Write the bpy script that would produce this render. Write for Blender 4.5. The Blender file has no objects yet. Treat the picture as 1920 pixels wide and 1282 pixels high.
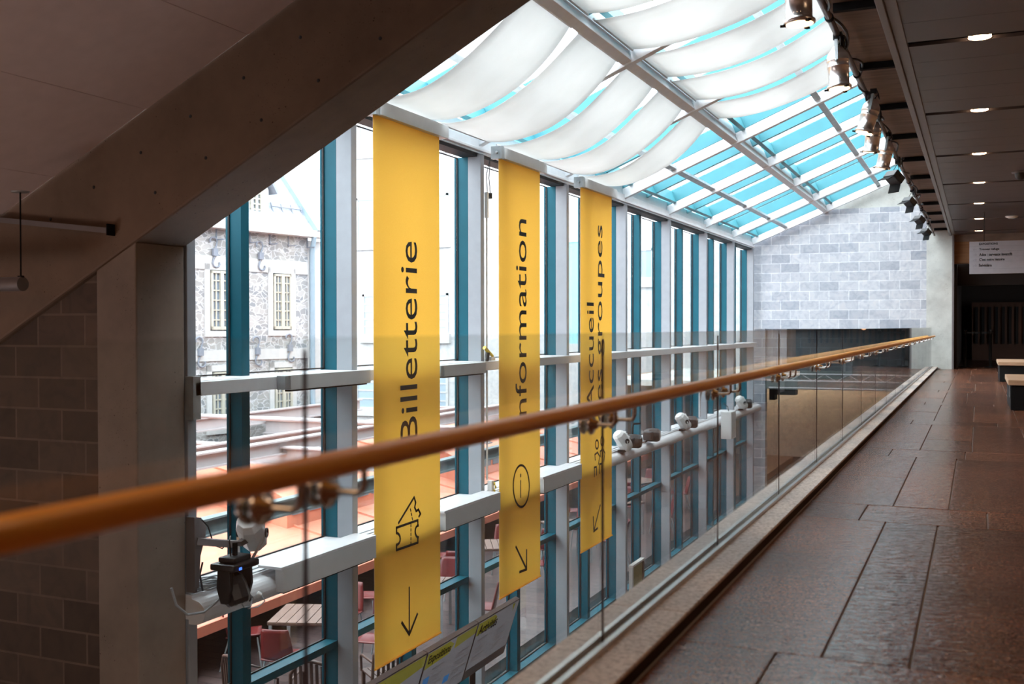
import bpy, math, random
from mathutils import Vector, Matrix
random.seed(7)
PI = math.pi
SC = bpy.context.scene
COL = SC.collection

# ------------------------------------------------------------------ camera
FPX, YAW, PIT, ROLL, EYE = 1968.117, .418178823, .013787517, -.00146538939, 1.10
_s, _c = math.sin, math.cos
FW = Vector((-_s(YAW)*_c(PIT), _c(YAW)*_c(PIT), -_s(PIT)))
R0 = Vector((_c(YAW), _s(YAW), 0)); U0 = R0.cross(FW)
RT = R0*_c(ROLL) + U0*_s(ROLL); UP = U0*_c(ROLL) - R0*_s(ROLL)
CAM = Vector((0, 0, EYE))
cd = bpy.data.cameras.new('camera'); cam = bpy.data.objects.new('camera', cd); COL.objects.link(cam)
cam.matrix_world = Matrix(((RT.x, UP.x, -FW.x, 0), (RT.y, UP.y, -FW.y, 0), (RT.z, UP.z, -FW.z, EYE), (0, 0, 0, 1)))
cd.sensor_width = 36; cd.lens = 36*FPX/1920; cd.clip_start = .05; cd.clip_end = 300
cd.dof.use_dof = True; cd.dof.focus_distance = 11.5; cd.dof.aperture_fstop = 2.8
SC.camera = cam
# ------------------------------------------------------------------ sky, colour management, interior lights
W = bpy.data.worlds.new('overcast_sky'); SC.world = W; W.use_nodes = True
nt = W.node_tree; bg = nt.nodes['Background']
bg.inputs[0].default_value = (.90, .95, 1.0, 1); bg.inputs[1].default_value = 9.0
vs = SC.view_settings
vs.view_transform = 'Standard'; vs.look = 'None'; vs.exposure = 0.0; vs.gamma = 1.0; vs.use_curve_mapping = False
SC.cycles.use_denoising = True
SC.cycles.max_bounces = 10; SC.cycles.diffuse_bounces = 5; SC.cycles.glossy_bounces = 4
SC.cycles.transmission_bounces = 8; SC.cycles.transparent_max_bounces = 24
SC.cycles.sample_clamp_indirect = 6.0
SC.cycles.caustics_reflective = False; SC.cycles.caustics_refractive = False

def area(name, loc, rot, sx, sy, power, color, spread=PI):
    l = bpy.data.lights.new(name, 'AREA'); l.shape = 'RECTANGLE'; l.size = sx; l.size_y = sy
    l.energy = power; l.color = color; l.spread = spread
    o = bpy.data.objects.new(name, l); o.location = loc; o.rotation_euler = rot; COL.objects.link(o); return o
WARM = (1.0, .60, .34)
# unseen warm area lights added for the hall, lobby and lower hall
area('hall_warm_light', (-3.4, -1.0, 3.3), (0, 0, 0), 4.0, 1.2, 150, WARM)
area('hall_bounce_fill', (-8.0, 0.5, -1.6), (PI, 0, 0), 3.0, 3.0, 95, (1, .60, .44))  # added fill standing in for floor bounce onto the sloping ceiling
area('lobby_warm_light', (-2.6, 4.0, -.55), (0, 0, 0), 2.0, 2.0, 45, WARM)
area('lower_hall_warm_light', (-4.5, 40.0, -.8), (0, 0, 0), 8.0, 4.0, 800, (1, .66, .38))
area('lower_hall_warm_light', (-4.0, 33.0, -.8), (0, 0, 0), 6.0, 2.0, 120, (1, .68, .42))

# ------------------------------------------------------------------ helpers
def px(x, y): return FW + RT*((x-960)/FPX) - UP*((y-641)/FPX)
def onX(x, y, X): r = px(x, y); return CAM + r*(X/r.x)
def onY(x, y, Y): r = px(x, y); return CAM + r*(Y/r.y)
def onZ(x, y, Z): r = px(x, y); return CAM + r*((Z-EYE)/r.z)
def srgb(r, g, b):
    f = lambda v: (v/255/12.92) if v/255 <= .04045 else ((v/255+.055)/1.055)**2.4
    return (f(r), f(g), f(b))

class MB:
    def __init__(s): s.v = []; s.f = []; s.sm = []
    def add(s, vs_, fs, smooth=False):
        n = len(s.v); s.v += [tuple(v) for v in vs_]
        for f in fs: s.f.append([i+n for i in f]); s.sm.append(smooth)
        return s
    def box(s, x0, x1, y0, y1, z0, z1):
        return s.add([(x0,y0,z0),(x1,y0,z0),(x1,y1,z0),(x0,y1,z0),(x0,y0,z1),(x1,y0,z1),(x1,y1,z1),(x0,y1,z1)],
                     [(0,3,2,1),(4,5,6,7),(0,1,5,4),(1,2,6,5),(2,3,7,6),(3,0,4,7)])
    def obox(s, c, ax, h):
        c = Vector(c); ax = [Vector(a).normalized() for a in ax]; P = []
        for k in (-1, 1):
            for i, j in ((-1,-1),(1,-1),(1,1),(-1,1)): P.append(c+ax[0]*h[0]*i+ax[1]*h[1]*j+ax[2]*h[2]*k)
        return s.add(P, [(0,3,2,1),(4,5,6,7),(0,1,5,4),(1,2,6,5),(2,3,7,6),(3,0,4,7)])
    def bar(s, p, q, w, h, up=(0,0,1)):
        p = Vector(p); q = Vector(q); d = (q-p); L = d.length; d.normalize()
        u = Vector(up); sd = d.cross(u).normalized(); u = sd.cross(d)
        return s.obox((p+q)/2, (d, sd, u), (L/2, w/2, h/2))
    def tube(s, pts, r, n=10, cap=True, closed=False):
        pts = [Vector(p) for p in pts]; m = len(pts); rs = r if isinstance(r, (list, tuple)) else [r]*m
        V = []; F = []; ref = None
        for i, p in enumerate(pts):
            a = pts[i-1] if (i > 0 or closed) else p; b = pts[(i+1) % m] if (i < m-1 or closed) else p
            d = (b-a).normalized()
            if ref is None: ref = Vector((0,0,1)) if abs(d.z) < .9 else Vector((1,0,0))
            u = (ref - d*ref.dot(d)).normalized(); ref = u; w = d.cross(u)
            for k in range(n):
                t = 2*PI*k/n; V.append(p + u*math.cos(t)*rs[i] + w*math.sin(t)*rs[i])
        for i in range(m if closed else m-1):
            for k in range(n):
                a = i*n+k; b = i*n+(k+1) % n; j = ((i+1) % m)*n
                F.append((a, b, j+(k+1) % n, j+k))
        s.add(V, F, True)
        if cap and not closed:
            s.add(V[:n], [tuple(range(n))[::-1]]); s.add(V[-n:], [tuple(range(n))])
        return s
    def lathe(s, prof, c=(0,0,0), ax=(0,0,1), n=20, sm=True):
        c = Vector(c); ax = Vector(ax).normalized()
        u = ax.orthogonal().normalized(); w = ax.cross(u); V = []; F = []
        for r, h in prof:
            for k in range(n):
                t = 2*PI*k/n; V.append(c + ax*h + (u*math.cos(t)+w*math.sin(t))*max(r, 1e-4))
        for i in range(len(prof)-1):
            for k in range(n): F.append((i*n+k, i*n+(k+1) % n, (i+1)*n+(k+1) % n, (i+1)*n+k))
        return s.add(V, F, sm)
    def prism(s, poly, f3, d):          # poly 2-D, f3 maps (u,v)->3-D, d extrusion vector
        d = Vector(d); A = [Vector(f3(*p)) for p in poly]; B = [a+d for a in A]; n = len(A)
        return s.add(A+B, [tuple(range(n))[::-1], tuple(range(n, 2*n))] + [(i, (i+1) % n, n+(i+1) % n, n+i) for i in range(n)])
    def stroke(s, pts, w, f3, d, closed=False):
        m = len(pts); pts = [Vector(p) for p in pts]
        rng = range(m if closed else m-1)
        for i in rng:
            a = pts[i]; b = pts[(i+1) % m]; t = (b-a)
            if t.length < 1e-6: continue
            t.normalize(); nrm = Vector((-t.y, t.x))*w/2; e = t*w*.35
            s.prism([a-nrm-e, b-nrm+e, b+nrm+e, a+nrm-e], f3, d)
        return s
    def grid(s, fn, nu, nv, smooth=True):
        V = [fn(i/nu, j/nv) for i in range(nu+1) for j in range(nv+1)]
        F = [(i*(nv+1)+j, (i+1)*(nv+1)+j, (i+1)*(nv+1)+j+1, i*(nv+1)+j+1) for i in range(nu) for j in range(nv)]
        return s.add(V, F, smooth)
    def build(s, name, mat_, parent=None, loc=None, bevel=0):
        me = bpy.data.meshes.new(name); me.from_pydata(s.v, [], s.f); me.validate()
        if len(me.polygons) == len(s.sm): me.polygons.foreach_set('use_smooth', s.sm)
        me.materials.append(mat_)
        o = bpy.data.objects.new(name, me); COL.objects.link(o)
        if parent: o.parent = parent
        if loc: o.location = loc
        if bevel:
            b = o.modifiers.new('bevel', 'BEVEL'); b.width = bevel; b.segments = 2; b.limit_method = 'ANGLE'
        return o

def tag(o, label=None, cat=None, group=None, kind=None):
    if label: o['label'] = label
    if cat: o['category'] = cat
    if group: o['group'] = group
    if kind: o['kind'] = kind
    return o
def thing(name, label, cat, loc=(0,0,0), rz=0, group=None):
    o = bpy.data.objects.new(name, None); COL.objects.link(o); o.location = loc; o.rotation_euler = (0,0,rz)
    o.empty_display_size = .1
    return tag(o, label, cat, group)
KIDS = {}
def kids(o): return [c for c in bpy.data.objects if c.parent == o]
def copy_tree(o, parent=None, loc=None, rz=None, label=None):
    c = o.copy(); COL.objects.link(c); c.parent = parent
    if loc is not None: c.location = loc
    if rz is not None: c.rotation_euler = (0,0,rz)
    if label: c['label'] = label
    for ch in kids(o): copy_tree(ch, c)
    return c
def struct(o): o['kind'] = 'structure'; return o

# ------------------------------------------------------------------ materials
def new_mat(name):
    m = bpy.data.materials.new(name); m.use_nodes = True; return m, m.node_tree, m.node_tree.nodes['Principled BSDF']
def nd(t, kind, **kw):
    n = t.nodes.new(kind)
    for k, v in kw.items(): setattr(n, k, v)
    return n
def ramp(t, src, stops):
    r = nd(t, 'ShaderNodeValToRGB'); t.links.new(src, r.inputs[0]); e = r.color_ramp.elements
    while len(e) < len(stops): e.new(.5)
    for el, (p, c) in zip(e, stops): el.position = p; el.color = (*c, 1)
    return r.outputs[0]
def mat(name, col, rough=.5, metal=0, noise=0, nscale=8, bump=0, bscale=60, coat=0, spec=.5, stretch=(1,1,1), emit=None, estr=0):
    m, t, b = new_mat(name)
    b.inputs['Roughness'].default_value = rough; b.inputs['Metallic'].default_value = metal
    b.inputs['Specular IOR Level'].default_value = spec; b.inputs['Coat Weight'].default_value = coat
    b.inputs['Base Color'].default_value = (*col, 1)
    tc = nd(t, 'ShaderNodeTexCoord'); mp = nd(t, 'ShaderNodeMapping'); mp.inputs['Scale'].default_value = stretch
    t.links.new(tc.outputs['Object'], mp.inputs[0])
    n = nd(t, 'ShaderNodeTexNoise'); n.inputs['Scale'].default_value = nscale; n.inputs['Detail'].default_value = 6
    t.links.new(mp.outputs[0], n.inputs[0])
    k = max(noise, .04)
    c0 = tuple(max(0, v*(1-k)) for v in col); c1 = tuple(min(1, v*(1+k)) for v in col)
    t.links.new(ramp(t, n.outputs[0], [(.3, c0), (.7, c1)]), b.inputs['Base Color'])
    if bump:
        n2 = nd(t, 'ShaderNodeTexNoise'); n2.inputs['Scale'].default_value = bscale; n2.inputs['Detail'].default_value = 4
        t.links.new(mp.outputs[0], n2.inputs[0]); bp = nd(t, 'ShaderNodeBump'); bp.inputs['Strength'].default_value = bump
        bp.inputs['Distance'].default_value = .01
        t.links.new(n2.outputs[0], bp.inputs['Height']); t.links.new(bp.outputs[0], b.inputs['Normal'])
    if emit: b.inputs['Emission Color'].default_value = (*emit, 1); b.inputs['Emission Strength'].default_value = estr
    return m
def mat_stone(name, axes='XZ', bw=.515, bh=.257, off=(0, 0), c1=(.37,.39,.43), c2=(.52,.53,.55), mortar=(.66,.67,.70)):
    """sawn limestone blocks in running bond, every block with its own tone"""
    m, t, b = new_mat(name)
    tc = nd(t, 'ShaderNodeTexCoord'); sp = nd(t, 'ShaderNodeSeparateXYZ'); t.links.new(tc.outputs['Object'], sp.inputs[0])
    cb = nd(t, 'ShaderNodeCombineXYZ')
    t.links.new(sp.outputs[axes[0]], cb.inputs[0]); t.links.new(sp.outputs[axes[1]], cb.inputs[1])
    mp = nd(t, 'ShaderNodeMapping'); mp.inputs['Location'].default_value = (off[0], off[1], 0); t.links.new(cb.outputs[0], mp.inputs[0])
    br = nd(t, 'ShaderNodeTexBrick'); br.offset = .5; br.inputs['Scale'].default_value = 1
    br.inputs['Brick Width'].default_value = bw; br.inputs['Row Height'].default_value = bh
    br.inputs['Mortar Size'].default_value = .009; br.inputs['Mortar Smooth'].default_value = .1; br.inputs['Bias'].default_value = 0
    br.inputs['Color1'].default_value = (*c1, 1); br.inputs['Color2'].default_value = (*c2, 1); br.inputs['Mortar'].default_value = (*mortar, 1)
    t.links.new(mp.outputs[0], br.inputs[0])
    n = nd(t, 'ShaderNodeTexNoise'); n.inputs['Scale'].default_value = 6; n.inputs['Detail'].default_value = 8; n.inputs['Distortion'].default_value = 1.2
    t.links.new(mp.outputs[0], n.inputs[0])
    mx = nd(t, 'ShaderNodeMix', data_type='RGBA', blend_type='MULTIPLY'); mx.inputs[0].default_value = 1
    t.links.new(br.outputs[0], mx.inputs[6])
    t.links.new(ramp(t, n.outputs[0], [(.3, (.78,.80,.84)), (.55, (1,1,1)), (.8, (1.1,1.05,1.0))]), mx.inputs[7])
    t.links.new(mx.outputs[2], b.inputs['Base Color']); b.inputs['Roughness'].default_value = .8
    bp = nd(t, 'ShaderNodeBump'); bp.inputs['Strength'].default_value = .5; bp.inputs['Distance'].default_value = .006; bp.invert = True
    t.links.new(br.outputs['Fac'], bp.inputs['Height']); t.links.new(bp.outputs[0], b.inputs['Normal'])
    return m
def mat_concrete(name, col):
    m, t, b = new_mat(name)
    tc = nd(t, 'ShaderNodeTexCoord')
    n = nd(t, 'ShaderNodeTexNoise'); n.inputs['Scale'].default_value = 1.6; n.inputs['Detail'].default_value = 10; n.inputs['Roughness'].default_value = .65
    t.links.new(tc.outputs['Object'], n.inputs[0])
    v = nd(t, 'ShaderNodeTexVoronoi'); v.inputs['Scale'].default_value = 17; t.links.new(tc.outputs['Object'], v.inputs[0])
    v2 = nd(t, 'ShaderNodeTexVoronoi'); v2.inputs['Scale'].default_value = 45; t.links.new(tc.outputs['Object'], v2.inputs[0])
    n3 = nd(t, 'ShaderNodeTexNoise'); n3.inputs['Scale'].default_value = 3.1; t.links.new(tc.outputs['Object'], n3.inputs[0])
    base = ramp(t, n.outputs[0], [(.3, tuple(c*.78 for c in col)), (.5, col), (.72, tuple(min(1, c*1.2) for c in col))])
    def holes(src, lo, hi, prev, fac=None):
        r = ramp(t, src, [(lo, (.25,.22,.2)), (hi, (1,1,1))])
        mx = nd(t, 'ShaderNodeMix', data_type='RGBA', blend_type='MULTIPLY')
        if fac: t.links.new(fac, mx.inputs[0])
        else: mx.inputs[0].default_value = 1
        t.links.new(prev, mx.inputs[6]); t.links.new(r, mx.inputs[7]); return mx.outputs[2]
    f1 = ramp(t, n3.outputs[0], [(.48, (0,0,0)), (.6, (1,1,1))])
    o = holes(v.outputs['Distance'], .07, .11, base, f1); o = holes(v2.outputs['Distance'], .08, .15, o, f1)
    t.links.new(o, b.inputs['Base Color']); b.inputs['Roughness'].default_value = .72
    bp = nd(t, 'ShaderNodeBump'); bp.inputs['Strength'].default_value = .25; bp.inputs['Distance'].default_value = .01
    t.links.new(n.outputs[0], bp.inputs['Height']); t.links.new(bp.outputs[0], b.inputs['Normal'])
    return m
def mat_glass(name, tint, ior=1.45, rough=0.0, scale=1.0):
    """flat architectural glass: tinted transmission plus mirror reflection by Fresnel"""
    m = bpy.data.materials.new(name); m.use_nodes = True; t = m.node_tree; t.nodes.clear()
    out = nd(t, 'ShaderNodeOutputMaterial'); tr = nd(t, 'ShaderNodeBsdfTransparent'); tr.inputs[0].default_value = (*tint, 1)
    gl = nd(t, 'ShaderNodeBsdfGlossy'); gl.inputs['Roughness'].default_value = rough
    fr = nd(t, 'ShaderNodeFresnel'); ge = nd(t, 'ShaderNodeNewGeometry')      # same reflectance on both faces of the sheet
    mr = nd(t, 'ShaderNodeMapRange'); mr.inputs[3].default_value = ior; mr.inputs[4].default_value = 1/ior
    t.links.new(ge.outputs['Backfacing'], mr.inputs[0]); t.links.new(mr.outputs[0], fr.inputs[0])
    mu = nd(t, 'ShaderNodeMath', operation='MULTIPLY'); mu.inputs[1].default_value = scale; t.links.new(fr.outputs[0], mu.inputs[0])
    mx = nd(t, 'ShaderNodeMixShader'); t.links.new(mu.outputs[0], mx.inputs[0]); t.links.new(tr.outputs[0], mx.inputs[1]); t.links.new(gl.outputs[0], mx.inputs[2])
    t.links.new(mx.outputs[0], out.inputs[0]); return m
def mat_sail(name, k=.50):
    m = bpy.data.materials.new(name); m.use_nodes = True; t = m.node_tree; t.nodes.clear()
    out = nd(t, 'ShaderNodeOutputMaterial'); d = nd(t, 'ShaderNodeBsdfDiffuse'); tl = nd(t, 'ShaderNodeBsdfTranslucent')
    tc = nd(t, 'ShaderNodeTexCoord'); n = nd(t, 'ShaderNodeTexNoise'); n.inputs['Scale'].default_value = 3
    t.links.new(tc.outputs['Object'], n.inputs[0]); c = ramp(t, n.outputs[0], [(.3, (.765,.757,.742)), (.7, (.80,.792,.78))])
    t.links.new(c, d.inputs[0]); t.links.new(c, tl.inputs[0])
    mx = nd(t, 'ShaderNodeMixShader'); mx.inputs[0].default_value = k
    t.links.new(d.outputs[0], mx.inputs[1]); t.links.new(tl.outputs[0], mx.inputs[2]); t.links.new(mx.outputs[0], out.inputs[0]); return m
def mat_banner(name):
    m, t, b = new_mat(name)
    tc = nd(t, 'ShaderNodeTexCoord'); n = nd(t, 'ShaderNodeTexNoise'); n.inputs['Scale'].default_value = 120
    t.links.new(tc.outputs['Object'], n.inputs[0])
    c = ramp(t, n.outputs[0], [(.3, srgb(252,199,80)), (.7, srgb(255,205,88))])
    t.links.new(c, b.inputs['Base Color']); b.inputs['Roughness'].default_value = .7
    tl = nd(t, 'ShaderNodeBsdfTranslucent'); t.links.new(c, tl.inputs[0])
    mx = nd(t, 'ShaderNodeMixShader'); mx.inputs[0].default_value = .50
    out = t.nodes['Material Output']; t.links.new(b.outputs[0], mx.inputs[1]); t.links.new(tl.outputs[0], mx.inputs[2]); t.links.new(mx.outputs[0], out.inputs[0])
    return m
def mat_wood(name, a, c, axis=1, scale=1.0, rough=.35, coat=.2, planks=0):
    m, t, b = new_mat(name)
    tc = nd(t, 'ShaderNodeTexCoord'); mp = nd(t, 'ShaderNodeMapping')
    sc = [14*scale]*3; sc[axis] = 1.0*scale; mp.inputs['Scale'].default_value = sc
    t.links.new(tc.outputs['Object'], mp.inputs[0])
    n = nd(t, 'ShaderNodeTexNoise'); n.inputs['Scale'].default_value = 2.2; n.inputs['Detail'].default_value = 8; n.inputs['Distortion'].default_value = .6
    t.links.new(mp.outputs[0], n.inputs[0])
    col = ramp(t, n.outputs[0], [(.3, a), (.7, c)])
    t.links.new(col, b.inputs['Base Color']); b.inputs['Roughness'].default_value = rough; b.inputs['Coat Weight'].default_value = coat
    return m
def mat_granite(name, cols, rough, bump, bscale=26, sp=90):
    m, t, b = new_mat(name)
    tc = nd(t, 'ShaderNodeTexCoord')
    n = nd(t, 'ShaderNodeTexNoise'); n.inputs['Scale'].default_value = sp; n.inputs['Detail'].default_value = 5
    n2 = nd(t, 'ShaderNodeTexNoise'); n2.inputs['Scale'].default_value = bscale; n2.inputs['Detail'].default_value = 3; n2.inputs['Distortion'].default_value = .8
    n3 = nd(t, 'ShaderNodeTexNoise'); n3.inputs['Scale'].default_value = .9
    mp = nd(t, 'ShaderNodeMapping'); mp.inputs['Scale'].default_value = (.55, 1.3, 1)
    t.links.new(tc.outputs['Object'], mp.inputs[0]); t.links.new(mp.outputs[0], n2.inputs[0])
    for q in (n, n3): t.links.new(tc.outputs['Object'], q.inputs[0])
    c = ramp(t, n.outputs[0], [(.34, cols[0]), (.5, cols[1]), (.66, cols[2])])
    mx = nd(t, 'ShaderNodeMix', data_type='RGBA', blend_type='MULTIPLY'); mx.inputs[0].default_value = 1
    t.links.new(c, mx.inputs[6]); t.links.new(ramp(t, n3.outputs[0], [(.35, (.7,.7,.72)), (.65, (1.15,1.08,1.02))]), mx.inputs[7])
    t.links.new(mx.outputs[2], b.inputs['Base Color'])
    b.inputs['Roughness'].default_value = rough; b.inputs['Specular IOR Level'].default_value = .8 if rough < .4 else .5
    bp = nd(t, 'ShaderNodeBump'); bp.inputs['Strength'].default_value = bump; bp.inputs['Distance'].default_value = .008
    t.links.new(n2.outputs[0], bp.inputs['Height']); t.links.new(bp.outputs[0], b.inputs['Normal'])
    return m
def mat_rubble(name):
    m, t, b = new_mat(name)
    tc = nd(t, 'ShaderNodeTexCoord'); mp = nd(t, 'ShaderNodeMapping'); mp.inputs['Scale'].default_value = (1, 1, 2.0)
    nz = nd(t, 'ShaderNodeTexNoise'); nz.inputs['Scale'].default_value = 2.5; t.links.new(tc.outputs['Object'], nz.inputs[0])
    ad = nd(t, 'ShaderNodeMix', data_type='RGBA', blend_type='ADD'); ad.inputs[0].default_value = .35
    t.links.new(tc.outputs['Object'], ad.inputs[6]); t.links.new(nz.outputs['Color'], ad.inputs[7]); t.links.new(ad.outputs[2], mp.inputs[0])
    v = nd(t, 'ShaderNodeTexVoronoi', feature='DISTANCE_TO_EDGE'); v.inputs['Scale'].default_value = 4.4
    v1 = nd(t, 'ShaderNodeTexVoronoi'); v1.inputs['Scale'].default_value = 4.4
    for q in (v, v1): t.links.new(mp.outputs[0], q.inputs[0])
    stone = ramp(t, v1.outputs['Color'], [(.15, (.17,.18,.195)), (.5, (.245,.24,.235)), (.85, (.32,.315,.31))])
    mx = nd(t, 'ShaderNodeMix', data_type='RGBA'); t.links.new(ramp(t, v.outputs['Distance'], [(.035, (0,0,0)), (.075, (1,1,1))]), mx.inputs[0])
    mx.inputs[6].default_value = (.40,.40,.41,1); t.links.new(stone, mx.inputs[7]); t.links.new(mx.outputs[2], b.inputs['Base Color'])
    b.inputs['Roughness'].default_value = .9; return m
def mat_bricks(name, bw, bh, c1, c2, mo, size, axes='XY', rough=.7, bump=.3):
    m = mat_stone(name, axes, bw, bh, (0, 0), c1, c2, mo)
    for n in m.node_tree.nodes:
        if n.type == 'TEX_BRICK': n.inputs['Mortar Size'].default_value = size
        if n.type == 'BSDF_PRINCIPLED': n.inputs['Roughness'].default_value = rough
    return m

M = {}
M['stone'] = mat_stone('limestone_blocks', off=(.10, -.022), c1=(.38,.41,.47), c2=(.62,.64,.68), mortar=(.76,.78,.81))
M['stone_dim'] = mat_stone('limestone_blocks_dim_lit', bw=.49, bh=.245, off=(.12, .02), c1=(.065,.044,.034), c2=(.12,.082,.063), mortar=(.155,.108,.082))  # same limestone, with the dim warm light put into its colour
M['concrete'] = mat_concrete('board_concrete_warm_lit', (.175,.118,.082))  # neutral concrete; the brown of the warm light is put into its colour
M['concrete_col'] = mat_concrete('column_concrete_warm_lit', (.235,.185,.15))  # same warm light tinted into the column, a little weaker
M['concrete_pale'] = mat_concrete('pale_concrete', (.58,.60,.57))
M['ceil_white'] = mat('white_ceiling_board', (.68,.56,.53), .75, noise=.02)
M['metal_ceiling'] = mat('perforated_metal_ceiling', (.105,.092,.097), .42, metal=.2, noise=.06, nscale=3, bump=.06, bscale=300)
M['metal_trim'] = mat('grey_metal_trim', (.20,.18,.18), .4, metal=.3)
M['soffit'] = mat('brown_soffit_concrete', (.22,.155,.12), .75, noise=.25, nscale=4, stretch=(.6,3,1))
M['black'] = mat('black_paint', (.008,.008,.009), .8, spec=.25)
M['black_plastic'] = mat('black_plastic', (.015,.015,.017), .35)
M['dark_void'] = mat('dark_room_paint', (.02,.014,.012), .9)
M['white_steel'] = mat('white_painted_steel', (.74,.74,.76), .4)
M['post_steel'] = mat('pale_grey_painted_steel', (.33,.355,.39), .5, spec=.3)
M['white_plastic'] = mat('white_plastic', (.80,.80,.79), .4)
M['grey_steel'] = mat('galvanised_steel', (.42,.46,.48), .4, metal=.6, noise=.15)
M['teal'] = mat('teal_enamel', (.004,.10,.145), .5, spec=.25, noise=.08, nscale=3)
M['teal_sky'] = mat('teal_enamel_skylight', (.055,.25,.30), .4, noise=.06, nscale=3)
M['gasket'] = mat('black_gasket', (.01,.012,.015), .6)
M['glass'] = mat_glass('window_glass', (.97,.985,.985), 1.4)
M['rail_glass'] = mat_glass('railing_glass', (.935,.955,.95), 1.42)
M['glass_edge'] = mat('glass_joint', (.035,.02,.035), .35)
M['sail'] = mat_sail('sail_cloth')
M['yellow'] = mat_banner('yellow_banner_cloth')
M['backing'] = mat_sail('unseen_backing_cloth', .68)
M['ink'] = mat('charcoal_print', (.028,.026,.026), .7)
M['alu'] = mat('brushed_aluminium', (.62,.62,.62), .32, metal=.9)
M['chrome'] = mat('polished_steel', (.62,.58,.55), .16, metal=1)
M['chrome_can'] = mat('polished_can', (.95,.94,.94), .30, metal=1)
M['wood_rail'] = mat_wood('varnished_rail_wood', (.92,.37,.05), (1,.50,.09), 1, rough=.38, coat=.1)
M['wood_light'] = mat_wood('light_bench_wood', (.52,.33,.20), (.68,.46,.30), 0, rough=.5, coat=0)
M['wood_panel'] = mat_wood('panelled_wood', (.24,.11,.045), (.36,.18,.075), 0, .5, .45, 0)
M['granite'] = mat_granite('brown_flamed_granite', ((.05,.021,.013), (.19,.078,.045), (.36,.165,.10)), .20, .8)
M['granite_dark'] = mat_granite('dark_flamed_granite', ((.04,.018,.014), (.13,.058,.038), (.25,.12,.078)), .19, .8)
M['curb'] = mat_granite('pale_pink_granite', ((.42,.36,.33), (.66,.59,.55), (.80,.74,.70)), .5, .15, 30, 60)
M['grout'] = mat('grout', (.30,.25,.22), .9)
M['stone_shaded'] = mat_stone('limestone_blocks_shaded', off=(.10, -.022), c1=(.09,.11,.125), c2=(.15,.17,.185), mortar=(.22,.24,.26))  # dark copy of the far limestone, shade put into the colour
M['bulkhead_grey'] = mat('grey_green_bulkhead', (.20,.23,.225), .6)
M['lobby_floor'] = mat_bricks('lobby_tiles', .6, .6, (.06,.05,.045), (.10,.08,.07), (.12,.10,.09), .006, 'XY', .3)
M['paver'] = mat_bricks('terrace_pavers', .62, .22, (.075,.046,.044), (.12,.078,.072), (.035,.024,.024), .012, 'XY', .35)
M['copper'] = mat('coral_painted_roof', (.62,.25,.16), .4, noise=.12, nscale=2)
M['beam_white'] = mat('pale_pink_steel', (.42,.39,.40), .5)
M['beam_grey'] = mat('grey_green_steel', (.15,.19,.20), .5, noise=.15, nscale=6)
M['rubble'] = mat_rubble('rubble_stonework')
M['dressed'] = mat('dressed_stone', (.42,.42,.42), .8, noise=.06)
M['slate'] = mat_bricks('slate_roof', .5, .22, (.23,.26,.30), (.27,.30,.34), (.20,.22,.26), .01, 'YZ', .7)
M['cream'] = mat('cream_window_paint', (.36,.345,.29), .5)
M['pane_dark'] = mat('dark_window_pane', (.16,.20,.25), .15)
M['ext_white'] = mat_bricks('pale_cladding', 1.2, .6, (.42,.425,.43), (.46,.465,.47), (.38,.385,.39), .008, 'XZ', .8)
M['ext_glass'] = mat('reflecting_window_glass', (.24,.32,.38), .1)
M['ext_teal_glass'] = mat('teal_window_glass', (.25,.48,.52), .12)
M['iron'] = mat('wrought_iron', (.16,.18,.22), .6)
M['red'] = mat('red_chair_plastic', (.13,.012,.012), .35)
M['table_wood'] = mat_wood('grey_table_slats', (.12,.07,.055), (.18,.11,.085), 0, rough=.5, coat=0)
M['dark_wood'] = mat_wood('dark_chair_wood', (.05,.025,.02), (.09,.045,.032), 2, rough=.5, coat=0)
M['leaf'] = mat('red_leaf_shrub', (.17,.05,.035), .7, noise=.5, nscale=30)
M['cable_grey'] = mat('grey_cable', (.35,.38,.40), .5)
M['lamp_on'] = mat('lit_lamp_lens', (1,.8,.6), .5, emit=(1,.62,.36), estr=14)
M['lamp_soft'] = mat('lit_lamp_glow', (1,.7,.5), .5, emit=(1,.55,.28), estr=6)
M['screen_frame'] = mat('dark_screen_bezel', (.05,.025,.025), .3)
M['screen_white'] = mat('screen_background', (.34,.34,.38), .12, emit=(.72,.73,.86), estr=.10)
M['screen_yellow'] = mat('screen_yellow', (.20,.19,.015), .15, emit=(.60,.56,.03), estr=.15)
M['screen_ink'] = mat('screen_ink', (.01,.01,.012), .9, spec=.1)
M['screen_blue'] = mat('screen_blue', (.02,.14,.40), .2, emit=(.02,.25,.7), estr=.3)
M['sign'] = mat('white_sign_board', (.42,.40,.43), .5)
M['sign_line'] = mat('grey_sign_line', (.35,.33,.36), .5)
M['yellow_plastic'] = mat('yellow_plastic', (.75,.55,.06), .4)
M['blue_led'] = mat('blue_indicator', (.02,.05,.5), .4, emit=(.05,.15,1), estr=3)

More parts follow.
